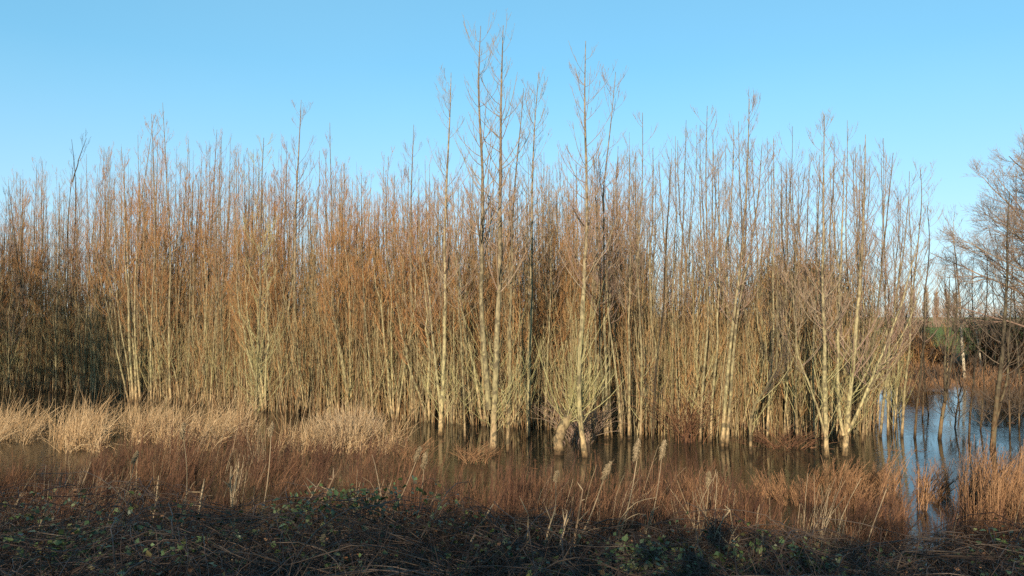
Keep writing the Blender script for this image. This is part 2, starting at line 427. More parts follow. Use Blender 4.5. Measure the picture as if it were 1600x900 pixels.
TREE_COUNT = 0
def tree(label, base, stems_px, r0=0.07, name='bare_tree', group='front row of flooded trees', bark_m='bark', twig_m='twig_grey', n_br=34, f0=0.3, L=1.6,
         twigs=4, sub=1, shoots_n=0, sh=(1.2, 3.0), sh_spread=(0.35, 0.9), sh_z=2.2, depth=None, rs=None, th0=(0.6, 1.15), th1=(0.1, 0.42), tr=0.0055, seed=None):
    """one tree whose foot stands where photo pixel BASE meets the water; each stem is drawn through photo pixels at the tree's own distance"""
    global TREE_COUNT
    TREE_COUNT += 1
    rng = np.random.default_rng(1000 + TREE_COUNT if seed is None else seed)
    b = on_level(*base) if depth is None else at(*base, depth)
    d = b[1]
    root = thing(name, label, 'tree', tuple(b), group)
    Ps, Rs = [], []
    for i, st in enumerate(stems_px):
        k = 22
        pts = [at(px, py, d) for px, py in st]
        pts = np.array(pts)
        lean = rng.normal(0, 0.035)
        pts[:, 1] += (pts[:, 2] - pts[0, 2]) * lean
        if i > 0 or len(stems_px) > 1:
            pts[1:, 1] += rng.normal(0, 0.12) * np.linspace(0, 1, len(pts))[1:]
        if abs(pts[0, 2] - b[2]) < 0.35:
            pts[0, 2] = b[2] - 0.35
        P = stem_path(pts, k, rng) - b
        r = (r0 if rs is None else rs[i]) * (0.78 if r0 >= .08 or rs is not None else 0.68)
        Ps.append(P); Rs.append(np.interp(np.linspace(0, 1, k), [0, .12, .6, .85, 1], [r * 1.3, r * 1.05, r, r * 1.05, r * .6]) if name == 'pollard_willow' else stem_radius(k, r, flare=0.28 if pts[0, 2] <= b[2] else 0.05))
    for i, (P, R) in enumerate(zip(Ps, Rs)):
        Rn = R * (1 + rng.normal(0, 0.05, len(R)))
        obj('trunk' if i == 0 else 'stem', [tubes(P[None], Rn[None], 9, [.25 if name == 'pollard_willow' else rng.uniform(.55, 1) if (r0 >= .08 or rs is not None) else rng.uniform(0, .6)])], M[bark_m], root)
    obj('crown', grow_tree(Ps, Rs, rng, n_br, f0, L, twigs, sub, th0, th1, tr, br_max=0.017 if name == 'pollard_willow' else 1.0), M[twig_m], root)
    if shoots_n:
        obj('basal_shoots', shoots(Ps[0], shoots_n, rng, sh_z, sh, sh_spread), M['twig_dark' if bark_m == 'bark_dark' else 'twig_olive'], root)
    return root

FR = 'front row of flooded trees'
tree('tallest tree, cream footed twin stemmed trunk standing in open water before the stand', (770, 709),
     [[(770, 709), (772, 640), (778, 540), (781, 400), (780, 250), (783, 130), (786, 32)], [(764, 640), (758, 560), (750, 480), (747, 360), (749, 250), (747, 140), (752, 48)]],
     rs=[0.13, 0.10], n_br=44, f0=0.38, L=2.1, twigs=4, sub=1, shoots_n=26, sh=(1.2, 3.2), sh_spread=(0.4, 1.1), sh_z=2.6)
tree('stocky leaning pollard stump crowned with a spray of thin shoots', (872, 710),
     [[(872, 710), (876, 690), (884, 665), (889, 650), (891, 640)]], name='pollard_willow', rs=[0.19], n_br=34, f0=0.72, L=2.6, twigs=4, sub=0, twig_m='twig_olive', th0=(0.3, 1.3), th1=(0.02, 0.6), tr=0.0055)
tree('tall grey tree with a curved stump foot beside the leaning pollard', (912, 714),
     [[(917, 714), (913, 695), (906, 670), (903, 600), (904, 540), (908, 480), (912, 420), (915, 300), (911, 180), (913, 72)]], rs=[0.10], n_br=46, f0=0.42, L=1.9, twigs=4, sub=1, shoots_n=40, sh=(0.8, 2.6), sh_spread=(0.1, 0.7), sh_z=3.0)
tree('tall slim tree with an open spreading top just behind the pollard', (950, 686),
     [[(950, 686), (946, 560), (945, 450), (942, 300), (955, 190), (962, 112)]], r0=0.065, n_br=40, f0=0.45, L=1.9, sub=1)
tree('fan branching tree with splayed foot rising from open water', (688, 680),
     [[(688, 680), (689, 640), (694, 590), (698, 480), (700, 350), (703, 220), (706, 118)], [(689, 648), (680, 560), (671, 470), (662, 410), (655, 340)]], rs=[0.10, 0.06], n_br=36, f0=0.4, L=1.7, sub=2, shoots_n=26, sh=(1.0, 2.6), sh_spread=(0.4, 0.95), sh_z=2.0)
tree('straight pale stemmed tree with flared foot in a gap of water', (646, 657),
     [[(648, 657), (643, 630), (641, 520), (640, 420), (641, 300), (644, 190)]], r0=0.085, n_br=34, f0=0.5, L=1.5)
tree('orange footed tree standing alone in water midway between twin tree and pollard', (827, 684),
     [[(827, 684), (824, 640), (828, 560), (827, 480), (830, 340), (832, 230), (841, 122)]], r0=0.08, n_br=40, f0=0.45, L=1.7, sub=2, shoots_n=16, sh=(0.8, 2.0), sh_z=2.2)
tree('rough slender tree close against the tallest twin stemmed tree', (793, 706),
     [[(793, 706), (794, 660), (797, 580), (800, 480), (806, 330), (812, 220), (818, 140)]], r0=0.07, n_br=32, f0=0.45, L=1.5, shoots_n=14, sh=(0.8, 2.2))
for i, (bx, by, pts, lab, r) in enumerate([
    (933, 684, [(933, 684), (929, 600), (928, 500), (930, 380), (937, 240)], 'first of three pale poles side by side behind the pollard', .055),
    (947, 686, [(947, 686), (941, 600), (938, 520), (936, 430), (930, 330), (925, 250)], 'orange footed middle pole of three standing behind the pollard', .06),
    (957, 684, [(957, 684), (951, 610), (946, 540), (944, 440), (950, 300)], 'thinnest of three pale poles standing behind the pollard', .045),
    (972, 688, [(972, 688), (966, 600), (958, 520), (957, 420), (962, 300), (965, 230)], 'grey pole leaning away from the three pale poles', .05),
    (983, 686, [(983, 686), (983, 560), (985, 470), (984, 350), (985, 240)], 'dead straight olive pole beside the three pale poles', .06),
    (1064, 640, [(1060, 660), (1063, 610), (1066, 560), (1067, 450), (1068, 320), (1070, 190)], 'pale barked tree rising out of a brown thicket', .075),
    (1000, 690, [(1000, 690), (1003, 560), (1000, 420), (1002, 290), (1000, 182)], 'thin dark pole with high narrow top standing in gloomy water', .05),
    (1020, 690, [(1020, 690), (1022, 600), (1030, 480), (1037, 400), (1041, 330), (1045, 260)], 'black stemmed thin tree leaning through olive poles', .05),
    (1093, 690, [(1093, 690), (1098, 610), (1106, 520), (1108, 430), (1106, 290), (1110, 160)], 'slim grey tree with pinkish top between thicket and leaning pair', .06),
    (1110, 690, [(1110, 690), (1112, 640), (1122, 540), (1128, 430), (1127, 330), (1125, 230)], 'slim olive tree just before the leaning pair', .055),
    ]):
    tree(lab, (bx, by), [pts], r0=r, n_br=30, f0=0.45, L=1.35, twigs=4, sub=1, shoots_n=6 if i > 4 else 0, sh=(0.6, 1.8), bark_m='bark_dark' if 'black' in lab else 'bark')
tree('bright leaning tree, a pair of parallel pale stems with forked tops', (1129, 697),
     [[(1127, 697), (1133, 620), (1143, 540), (1152, 460), (1158, 380), (1165, 260), (1167, 158)], [(1134, 690), (1141, 610), (1148, 530), (1158, 450), (1180, 330), (1185, 230)]], rs=[0.075, 0.06], n_br=36, f0=0.42, L=1.7, sub=2)
tree('crooked low dark tree arching sideways at the water edge', (1173, 710),
     [[(1174, 712), (1172, 670), (1174, 640), (1184, 620), (1200, 600), (1212, 570), (1218, 500), (1220, 400)]], r0=0.065, bark_m='bark', n_br=26, f0=0.3, L=1.4, twig_m='twig_dark', shoots_n=8)
tree('slim straight tree between crooked dark tree and pale trunk', (1197, 690),
     [[(1198, 690), (1202, 620), (1210, 530), (1214, 440), (1215, 320), (1216, 212)]], r0=0.055, n_br=30, f0=0.45, L=1.4, sub=1)
tree('pale straight trunk with low side fork standing by matted twigs', (1291, 714),
     [[(1291, 714), (1290, 660), (1287, 580), (1284, 500), (1283, 400), (1284, 300), (1286, 182)], [(1289, 680), (1280, 640), (1268, 600), (1256, 560), (1247, 500), (1240, 420)]], rs=[0.085, 0.035], n_br=44, f0=0.35, L=1.6, sub=2, shoots_n=14, sh=(0.8, 2.4))
tree('low forking tree with many wide leaning stems in a fan', (1319, 712),
     [[(1319, 712), (1321, 685), (1327, 655), (1333, 600), (1341, 530), (1348, 460), (1356, 380), (1362, 300), (1366, 203)],
      [(1322, 680), (1335, 655), (1352, 610), (1372, 560), (1392, 500), (1410, 440), (1425, 380)],
      [(1322, 684), (1342, 640), (1368, 595), (1398, 550), (1425, 500), (1442, 440)],
      [(1318, 680), (1310, 640), (1312, 560), (1318, 460), (1322, 330), (1325, 240)]], rs=[0.10, 0.055, 0.05, 0.06], n_br=30, f0=0.25, L=1.6, sub=2, shoots_n=22, sh=(1.0, 2.6), sh_spread=(0.4, 1.0))
for i, (bx, by, pts, lab, r, bm) in enumerate([
    (1346, 692, [(1346, 692), (1352, 620), (1366, 520), (1376, 420), (1386, 320), (1392, 240)], 'slanting tree immediately beside the low forking fan', .06, 'bark'),
    (1374, 682, [(1374, 682), (1380, 600), (1392, 500), (1402, 400), (1408, 310)], 'slanting twiggy tree with reddish foot beyond the fan', .065, 'bark'),
    (1387, 680, [(1387, 680), (1386, 560), (1380, 430), (1374, 330), (1370, 250)], 'upright thin tree crossing behind slanting neighbours', .05, 'bark'),
    (1408, 682, [(1408, 682), (1414, 600), (1424, 500), (1434, 400), (1444, 300), (1440, 262)], 'pale outermost pole of the stand beside open blue water', .06, 'bark'),
    (1428, 684, [(1428, 684), (1434, 610), (1440, 540), (1444, 470), (1455, 380), (1450, 320)], 'dark thin tree reflected in blue water outside the stand', .055, 'bark_dark'),
    ]):
    tree(lab, (bx, by), [pts], r0=r, n_br=32, f0=0.4, L=1.5, twigs=4, sub=1, shoots_n=5, bark_m=bm, sh=(0.6, 1.5), twig_m='twig_grey')
tree('dark tree with pale lit foot and forked stems in blue water', (1466, 686),
     [[(1466, 688), (1471, 655), (1478, 620), (1476, 570), (1480, 500), (1482, 430)], [(1474, 640), (1484, 590), (1492, 540), (1498, 470), (1494, 400)]], rs=[0.075, 0.05], n_br=24, f0=0.3, L=1.2, sub=1, bark_m='bark_dark', twig_m='twig_dark', shoots_n=16, sh=(0.5, 1.3), sh_spread=(0.7, 1.4), sh_z=1.4)
tree('thin dark sapling curving up from water beside russet clump', (1513, 690),
     [[(1513, 692), (1514, 640), (1520, 600), (1528, 540), (1534, 470), (1530, 400)]], name='sapling', r0=0.045, n_br=22, f0=0.35, L=1.0, sub=1, bark_m='bark_dark', twig_m='twig_dark', shoots_n=6, sh=(0.5, 1.2), sh_spread=(0.5, 1.2))
tree('thick black ivy footed tree behind the biggest russet clump', (1550, 702),
     [[(1550, 704), (1553, 650), (1558, 590), (1562, 520), (1565, 450), (1568, 380), (1572, 300)], [(1556, 660), (1570, 600), (1575, 520), (1580, 450)]], rs=[0.10, 0.05], n_br=30, f0=0.3, L=1.6, sub=1, bark_m='bark_dark', twig_m='twig_dark', shoots_n=26, sh=(0.5, 1.6), sh_spread=(0.4, 1.3), sh_z=1.5)
tree('bushy olive sapling with many low shoots before the sunlit stand', (400, 668),
     [[(400, 668), (400, 630), (401, 560), (404, 480), (406, 400), (408, 300), (412, 215)]], name='sapling', r0=0.065, n_br=40, f0=0.2, L=1.7, sub=2, shoots_n=44, sh=(1.0, 3.0), sh_spread=(0.3, 1.05), sh_z=2.4, twig_m='twig_olive')
tree('tall thick pale tree towering over the sunlit thicket', (458, 640),
     [[(457, 646), (457, 560), (458, 470), (458, 390), (460, 290), (465, 150)]], r0=0.11, n_br=42, f0=0.55, L=1.7, sub=2, shoots_n=20, sh=(1.0, 2.6))
tree('bright clump of five pale stems splaying from one foot at shade edge', (208, 628),
     [[(210, 628), (206, 580), (202, 500), (198, 440), (200, 350), (205, 250)], [(206, 628), (200, 570), (188, 510), (176, 430), (165, 350)], [(204, 626), (190, 580), (170, 500), (155, 430), (145, 350)], [(214, 628), (211, 560), (204, 470), (200, 380), (190, 230)], [(221, 628), (216, 590), (209, 520), (211, 440), (216, 360), (240, 190)]],
     rs=[0.085, 0.055, 0.05, 0.07, 0.06], n_br=26, f0=0.5, L=1.5, twigs=4, sub=1, twig_m='twig_red')
for i, (bx, by, pts, lab, r) in enumerate([
    (268, 630, [(268, 630), (265, 570), (266, 480), (270, 420), (268, 340), (262, 165)], 'tall pale stem rising above the red thicket beside the five stemmed clump', .07),
    (294, 631, [(294, 631), (294, 560), (296, 450), (298, 380), (290, 260)], 'thin orange footed stem between two pale stems', .045),
    (315, 630, [(315, 630), (317, 560), (322, 470), (327, 400), (330, 300), (335, 200)], 'thick orange footed stem beside thin orange stem', .075),
    (237, 632, [(237, 632), (236, 560), (238, 470), (241, 380), (243, 260), (240, 180)], 'single upright stem next to the five stemmed clump', .06),
    (282, 630, [(282, 630), (277, 590), (262, 540), (250, 500), (245, 420)], 'stem leaning strongly across the pale upright stems', .05),
    (352, 640, [(352, 640), (350, 570), (346, 480), (352, 400), (358, 300)], 'slim sunlit tree before bushy sapling', .055),
    (515, 648, [(515, 648), (516, 560), (517, 450), (516, 320), (514, 190)], 'tall thin tree with narrow top above sunlit thicket', .06),
    (556, 650, [(557, 650), (551, 590), (546, 520), (544, 450), (543, 380), (540, 290)], 'pale bent pole right behind the straw tuft', .055),
    (528, 650, [(528, 650), (530, 570), (531, 480), (531, 400), (533, 310)], 'upright pale pole behind the straw tuft', .05),
    (585, 655, [(584, 655), (580, 600), (575, 540), (567, 470), (563, 400), (560, 300)], 'orange footed pole leaning away from straw tuft', .05),
    (613, 652, [(613, 652), (610, 580), (606, 500), (605, 420), (606, 280)], 'thin curved pole at the margin of open water', .05),
    (726, 690, [(727, 690), (725, 610), (722, 520), (720, 430), (724, 300)], 'twig wrapped thin tree close beside the tallest tree', .05),
    (853, 672, [(853, 672), (853, 590), (858, 500), (860, 400), (857, 300)], 'dim olive pole between orange footed tree and pollard', .05),
    (1247, 692, [(1247, 692), (1243, 600), (1244, 500), (1248, 380), (1262, 260)], 'faint slim tree above the matted twigs by water', .05),
    (1270, 690, [(1271, 690), (1272, 600), (1276, 500), (1280, 400), (1278, 280)], 'slim pole tucked behind the low side fork', .05),
    ]):
    tree(lab, (bx, by), [pts], r0=r, n_br=30, f0=0.5, L=1.35, twigs=4, sub=1, shoots_n=8, sh=(0.6, 2.0), twig_m='twig_red' if bx < 620 else 'twig_grey')
SHD = 'shaded trees'
for i, (bx, by, pts, lab, r) in enumerate([
    (88, 614, [(88, 614), (84, 540), (82, 450), (80, 380), (76, 280)], 'olive stemmed tree in shade with straight trunk near reeds', .07),
    (97, 612, [(96, 614), (101, 520), (105, 440), (106, 350), (112, 300), (118, 250)], 'shaded tree with dark forked top standing over the reeds', .07),
    (12, 616, [(8, 616), (22, 540), (30, 470), (33, 430)], 'stooping olive sapling at the shaded edge of the stand', .05),
    (150, 612, [(164, 614), (158, 560), (148, 500), (138, 420), (135, 330)], 'leaning dim stem between deep shade and the lit clump', .05),
    (40, 612, [(42, 612), (38, 500), (26, 400), (16, 330), (12, 290)], 'blackish tree with crooked top in deep shade', .065),
    ]):
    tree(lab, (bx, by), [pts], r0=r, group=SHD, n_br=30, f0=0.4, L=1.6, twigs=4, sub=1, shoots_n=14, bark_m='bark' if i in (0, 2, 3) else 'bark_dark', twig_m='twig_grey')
# twin leaders of the dark forked top
tree('tall dark Y topped tree rising above the shaded treetops', (112, 604),
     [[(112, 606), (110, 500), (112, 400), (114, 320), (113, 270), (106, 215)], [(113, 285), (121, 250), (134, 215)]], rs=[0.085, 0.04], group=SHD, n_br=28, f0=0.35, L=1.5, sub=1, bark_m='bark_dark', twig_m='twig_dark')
# far bank and right edge
tree('white stemmed birch on the far bank before an autumn brown thicket', (1508, 590),
     [[(1508, 592), (1504, 540), (1500, 480), (1496, 420), (1492, 360), (1496, 330)]], name='birch', bark_m='bark_pale', group='far bank trees', r0=0.12, n_br=40, f0=0.3, L=2.6, twigs=4, sub=2, depth=50, tr=0.007, th0=(0.7, 1.2), th1=(0.2, 0.7))
tree('thin birch with crooked stem on the far bank', (1535, 590),
     [[(1536, 592), (1530, 540), (1522, 480), (1520, 430), (1525, 380)]], name='birch', bark_m='bark_pale', group='far bank trees', r0=0.08, n_br=30, f0=0.3, L=2.2, twigs=6, sub=1, depth=52, tr=0.007, th0=(0.7, 1.2), th1=(0.2, 0.7))

for i, (px, dd, top, r, lab) in enumerate([
    (1478, 49, 400, .06, 'slender far bank sapling nearest the green field'), (1552, 51, 395, .06, 'slender sapling before the tall russet bush'),
    (1590, 50, 350, .08, 'taller brown sapling under the spreading tree'), (1520, 56, 440, .05, 'short sapling between the birch and russet bush')]):
    g0 = ground_z((px - 800) / F * dd, dd)
    b0 = np.array([(px - 800) / F * dd, dd, float(g0)])
    by = 450 + F * math.tan(math.atan((CAM_Z - b0[2]) / dd) + PITCH)
    tree(lab, (px, by), [[(px, by), (px + 3, by - 60), (px - 4, top + 40), (px, top)]], name='sapling', group='far bank trees', r0=r, n_br=34, f0=.2, L=2.0, twigs=4, sub=1, depth=dd, tr=.007, th0=(.6, 1.2), th1=(.1, .6), twig_m='twig_red')

for i, (bx, by, tx, ty) in enumerate([(1440, 655, 1446, 470), (1452, 648, 1447, 500), (1490, 668, 1500, 520), (1500, 640, 1494, 480), (1530, 672, 1540, 500), (1578, 680, 1584, 430), (1592, 668, 1588, 500)]):
    tree('thin dark sapling standing in the open blue water', (bx, by), [[(bx, by), ((bx + tx) / 2 + (-1) ** i * 5, (by + ty) / 2), (tx, ty)]], name='sapling', group='saplings in open water', r0=.036, n_br=26, f0=.12, L=1.2, twigs=4, sub=1, bark_m='bark_dark', twig_m='twig_dark', shoots_n=8, sh=(.4, 1.3), sh_spread=(.2, 1.2), sh_z=1.2, th0=(.5, 1.3), th1=(.2, .9))

def broad_tree(name, label, base, height, r0, nb, L, rng, bark_m, twig_m, group=None, th0=(0.45, 0.95), th1=(0.75, 1.3)):
    root = thing(name, label, 'tree', tuple(base), group)
    k = 16
    P = stem_path([(0, 0, -0.3), (0.1, 0.05, height * .3), (0.3, 0.1, height * .65), (0.2, 0, height)], k, rng, 0.05)
    R = stem_radius(k, r0, 0.03)
    obj('trunk', [tubes(P[None], R[None], 12, [0.3])], M[bark_m], root)
    out = []
    Lf = lambda f, i: L * np.interp(f, [0.12, 0.5, 0.8, 1.0], [1.0, .95, 0.6, 0.3])
    n0 = 64
    z_ = rng.uniform(2.0, 9.5, n0)
    p0 = np.stack([np.interp(z_, P[:, 2], P[:, i]) for i in range(3)], 1)
    a0 = rng.uniform(.25, 1.25, n0)
    B = grow(p0, np.arange(n0) * 2.4 + rng.normal(0, .25, n0), a0, a0 + rng.uniform(-.1, .25, n0), L * rng.uniform(.75, 1.1, n0) * np.interp(z_, [5, 9.5], [1, .65]), 10, rng, .07)
    BR = rng.uniform(.06, .11, n0)[:, None] * np.linspace(1, .2, 10)[None]
    out.append(tubes(B, BR, 6, rng.random(n0)))
    B2, B2R = fork(B, BR, 9, .2, .98, lambda f, i: L * .42 * (1.15 - f), rng, (.4, .85), .3, 7, .55, .012)
    out.append(tubes(B2, B2R, 4, rng.random(len(B2))))
    B3, B3R = fork(B2, B2R, 9, .15, .98, lambda f, i: .45 + 1.1 * (1.1 - f), rng, (.4, .9), .3, 5, .55, .008)
    out.append(tubes(B3, B3R, 3, rng.random(len(B3))))
    B4, B4R = fork(B3, B3R, 6, .15, .98, lambda f, i: .25 + .4 * (1.1 - f), rng, (.4, .9), .3, 4, .6, .0055)
    out.append(tubes(B4, B4R, 3, rng.random(len(B4))))
    obj('crown', out, M[twig_m], root)
    return root
b = at(1690, 600, 40); b[2] = ground_z(b[0], b[1])
broad_tree('broad_tree', 'big spreading bare tree reaching fine branches in over the far bank', b, 13.6, 0.34, 84, 7.6, np.random.default_rng(5), 'bark_dark', 'twig_grey', 'far bank trees')

# ------------------------------------------------------------------ the stand behind: individual copies, then one mass
def proto(kind, seed):
    rng = np.random.default_rng(seed)
    root = bpy.data.objects.new('slender_tree', None); COL.objects.link(root)
    Ps, Rs = [], []
    ns = rng.integers(2, 5) if kind == 'clump' else 1
    for i in range(ns):
        az = rng.uniform(0, 2 * PI); lean = rng.uniform(0.0, 0.7) if ns == 1 else rng.uniform(0.4, 1.6)
        h = 10.0 * (1 if i == 0 else rng.uniform(0.75, 1.0))
        dx, dy = math.cos(az) * lean, math.sin(az) * lean
        P = stem_path([(dx * .05, dy * .05, -0.35), (dx * .35, dy * .35, h * .25), (dx * .8, dy * .8, h * .6), (dx, dy, h)], 16, rng, 0.06)
        Ps.append(P); Rs.append(stem_radius(16, rng.uniform(0.026, 0.052)))
    for i in range(ns):
        obj('trunk' if i == 0 else 'stem', [tubes(Ps[i][None], Rs[i][None], 6, [rng.random()])], M['bark'], root)
    if kind == 'open':
        cr = grow_tree(Ps, Rs, rng, rng.integers(24, 36), rng.uniform(0.35, 0.5), rng.uniform(1.2, 1.9), 4, 0, tr=0.0052)
    else:
        cr = grow_tree(Ps, Rs, rng, 40 if ns == 1 else 26, rng.uniform(0.3, 0.45), 1.4, 6, 1, tr=0.0048)
    obj('crown', cr, M['twig_grey' if kind == 'open' else 'twig_red'], root)
    obj('basal_shoots', shoots(Ps[0], 14, rng, 2.0, (0.7, 2.6), (0.15, 0.8), 0.009, 0.1, 2), M['twig_olive'], root)
    return root
PROTO = [proto('single', 50 + i) for i in range(7)] + [proto('clump', 70 + i) for i in range(4)]
OPEN = [proto('open', 90 + i) for i in range(8)]
KIDS = {p.name: list(p.children) for p in PROTO + OPEN}

SKY_PX = [-400, 0, 60, 130, 220, 330, 420, 520, 600, 680, 760, 860, 960, 1050, 1150, 1250, 1350, 1430, 1500]
SKY_PY = [300, 300, 275, 260, 245, 240, 245, 265, 275, 285, 290, 265, 265, 235, 230, 240, 235, 290, 340]
FRONT_PX = [-400, 100, 200, 330, 500, 640, 800, 960, 1020, 1300, 1430]
FRONT_D = [43, 42, 38.5, 35.5, 32, 30.5, 28.5, 27.5, 26.5, 26.2, 27.5]
def front_d(px): return np.interp(px, FRONT_PX, FRONT_D)
def crown_z(px, d, rng, n): 
    py = np.interp(px, SKY_PX, SKY_PY) + np.abs(rng.normal(0, 60, n)) - 34
    return CAM_Z + (495 - py) / F * d

def spots(n, d0, d1, px0, px1, rng, gap):
    got = []
    tries = 0
    while len(got) < n and tries < n * 60:
        tries += 1
        px = rng.uniform(px0, px1); dd = front_d(px) + rng.uniform(d0, d1)
        x = (px - 800) / F * dd
        if all((x - a) ** 2 + (dd - c) ** 2 > gap * gap for a, c, _ in got):
            got.append((x, dd, px))
    return got

rng = np.random.default_rng(21)
LAB = {'shade': ('slender bare tree in the deep shade at the far end of the stand', 'slender shaded trees of the stand'),
       'red': ('slender bare tree with orange brown twigs inside the sunlit dense stand', 'slender orange twigged trees of the stand'),
       'mid': ('slender bare tree crowded behind the tall front trees and pollard', 'slender trees behind the tall front trees'),
       'open': ('slender bare tree with open greyish top in the thin part of the stand', 'slender grey topped trees of the stand')}
used = set()
cand = spots(120, 0.3, 5.5, -40, 1000, rng, 0.55) + spots(74, 0.3, 9, 1000, 1405, rng, 0.6) + spots(38, 5.5, 9, -30, 1000, rng, 0.8)
for i, (x, y, px) in enumerate(cand):
    p = OPEN[rng.integers(len(OPEN))] if px > 985 or rng.random() < .3 else PROTO[rng.integers(len(PROTO))]
    if p.name not in used:
        o = p; kids = KIDS[p.name]; used.add(p.name)
    else:
        o = p.copy(); COL.objects.link(o)
        kids = []
        for ch in KIDS[p.name]:
            c = ch.copy(); COL.objects.link(c); c.parent = o; kids.append(c)
    z = 'shade' if px < 150 else 'red' if px < 640 else 'mid' if px < 1000 else 'open'
    tag(o, LAB[z][0], 'tree', LAB[z][1])
    h = float(crown_z(px, y, rng, 1)[0])
    if px > 1000: h += rng.uniform(-2.0, 0.9)
    o.location = (x, y, 0.0); o.rotation_euler = (0, 0, rng.uniform(0, 2 * PI))
    s = max(h, 3.5) / 10.0; w = rng.uniform(0.8, 1.1)
    o.scale = (w, w, s)
for p in PROTO + OPEN:
    if p.name not in used:
        for ch in KIDS[p.name]: bpy.data.objects.remove(ch)
        bpy.data.objects.remove(p)

# the rest of the plantation, one mass
def mass(n, rng, d0, d1, px0, px1, hcap=None, twigs=5, nb=22, cols=None):
    px = rng.uniform(px0, px1, n); d = front_d(px) + d0 + (d1 - d0) * rng.random(n) ** 0.9
    x = (px - 800) / F * d
    h = crown_z(px, d, rng, n) * rng.uniform(.72, 1.0, n)
    if hcap is not None: h = np.minimum(h, hcap * rng.uniform(0.7, 1.1, n))
    g = np.maximum(ground_z(x, d), -0.4)
    k = 8
    s = np.linspace(0, 1, k)
    P = np.zeros((n, k, 3))
    lean = rng.normal(0, 0.35, (n, 2)); 
    P[:, :, 0] = x[:, None] + lean[:, :1] * s ** 1.3 + np.cumsum(rng.normal(0, 0.05, (n, k)), axis=1)
    P[:, :, 1] = d[:, None] + lean[:, 1:] * s ** 1.3
    P[:, :, 2] = g[:, None] + (h - g)[:, None] * s
    R = rng.uniform(0.018, 0.045, n)[:, None] * (1 - s) ** 0.85 + 0.006
    trunks = tubes(P, R, 4, rng.random(n))
    B, BR = children_of(P, R, nb, 0.3, 0.98, lambda f, i: (h[i] * 0.14) * (0.25 + 0.85 * (1 - f)), rng, (0.5, 1.0), (0.06, 0.35), k=4, rf=0.4, rmin=0.0055, wob=0.035)
    tt_ = rng.random(n); bt = np.clip(.75 * np.repeat(tt_, nb) + .3 * rng.random(len(B)), 0, 1)
    br = tubes(B, BR, 3, bt)
    bl = np.linalg.norm(B[:, -1] - B[:, 0], axis=1)
    T, TR = children_of(B, BR, twigs, 0.2, 0.97, lambda f, i: 0.15 + bl[i] * 0.42 * (1.1 - f), rng, (0.25, 0.8), (0.05, 0.4), k=3, rf=0.55, rmax=0.0065, rmin=0.0045, wob=0.035)
    return trunks, br, tubes(T, TR, 3, np.repeat(bt, twigs))
rng = np.random.default_rng(31)
a1 = mass(900, rng, 6, 30, -150, 1010)
a2 = mass(44, rng, 9, 24, 1010, 1165, 6.0)
wood = obj('woodland', [a1[0], a2[0]], M['bark'])
wood.data.materials.append(M['twig_red'])
bpy.data.objects.remove(wood)
def two_mat(name, pa, ma, pb, mb):
    me = mesh_of(name, pa + pb)
    me.materials.append(ma); me.materials.append(mb)
    na = sum(len(p[1]) for p in pa)
    idx = np.zeros(len(me.polygons), np.int32); idx[na:] = 1
    me.polygons.foreach_set('material_index', idx)
    o = bpy.data.objects.new(name, me); COL.objects.link(o)
    return o
tag(two_mat('woodland', [a1[0], a2[0]], M['bark'], [a1[1], a1[2], a2[1], a2[2]], M['twig_red']),
    'deep mass of slender bare trees filling the plantation behind', 'woodland', kind='stuff')

def poles(n, rng, px0, px1, d0, d1, h0, h1):
    px = rng.uniform(px0, px1, n); d = front_d(px) + d0 + (d1 - d0) * rng.random(n) ** 1.2
    cc = rng.integers(n // 5, size=n); kk = rng.random(n) < .6
    px = np.where(kk, px[cc] + rng.normal(0, 9, n), px); d = np.where(kk, d[cc] + rng.normal(0, .25, n), d)
    x = (px - 800) / F * d; h = np.minimum(rng.uniform(h0, h1, n), crown_z(px, d, rng, n))
    k = 8; s_ = np.linspace(0, 1, k)
    P = np.zeros((n, k, 3)); lean = rng.normal(0, 0.45, (n, 2)) * np.where(rng.random((n, 1)) < .12, 3.2, 1)
    P[:, :, 0] = x[:, None] + lean[:, :1] * s_ + np.cumsum(rng.normal(0, 0.035, (n, k)), axis=1)
    P[:, :, 1] = d[:, None] + lean[:, 1:] * s_
    P[:, :, 2] = -.3 + (h + .3)[:, None] * s_
    R = rng.uniform(.010, .024, n)[:, None] * (1 - s_) ** .8 + .005
    B, BR = children_of(P, R, 12, .2, .97, lambda f, i: .25 + h[i] * .09 * (1.15 - f), rng, (.4, .8), (.06, .3), k=4, rf=.5, rmin=.005, wob=.035)
    T, TR = children_of(B, BR, 3, .2, .9, lambda f, i: .15 + .3 * (1.1 - f), rng, (.25, .8), (.05, .4), k=3, rf=.6, rmax=.006, rmin=.004, wob=.035)
    bt = np.clip(.75 * np.repeat(rng.random(n), 12) + .3 * rng.random(len(B)), 0, 1)
    return tubes(P, R, 4, rng.random(n)), [tubes(B, BR, 3, bt), tubes(T, TR, 3, np.repeat(bt, 3))]
pa, pb = poles(1500, rng, -100, 1000, .2, 12, 3.5, 9.5)
pc, pd = poles(400, rng, 1000, 1365, .2, 10, 3.0, 7.5)
tag(two_mat('sapling_thicket', [pa, pc], M['bark'], pb + pd, M['twig_red']), 'close packed thin saplings filling the gaps between the trees', 'thicket', kind='stuff')

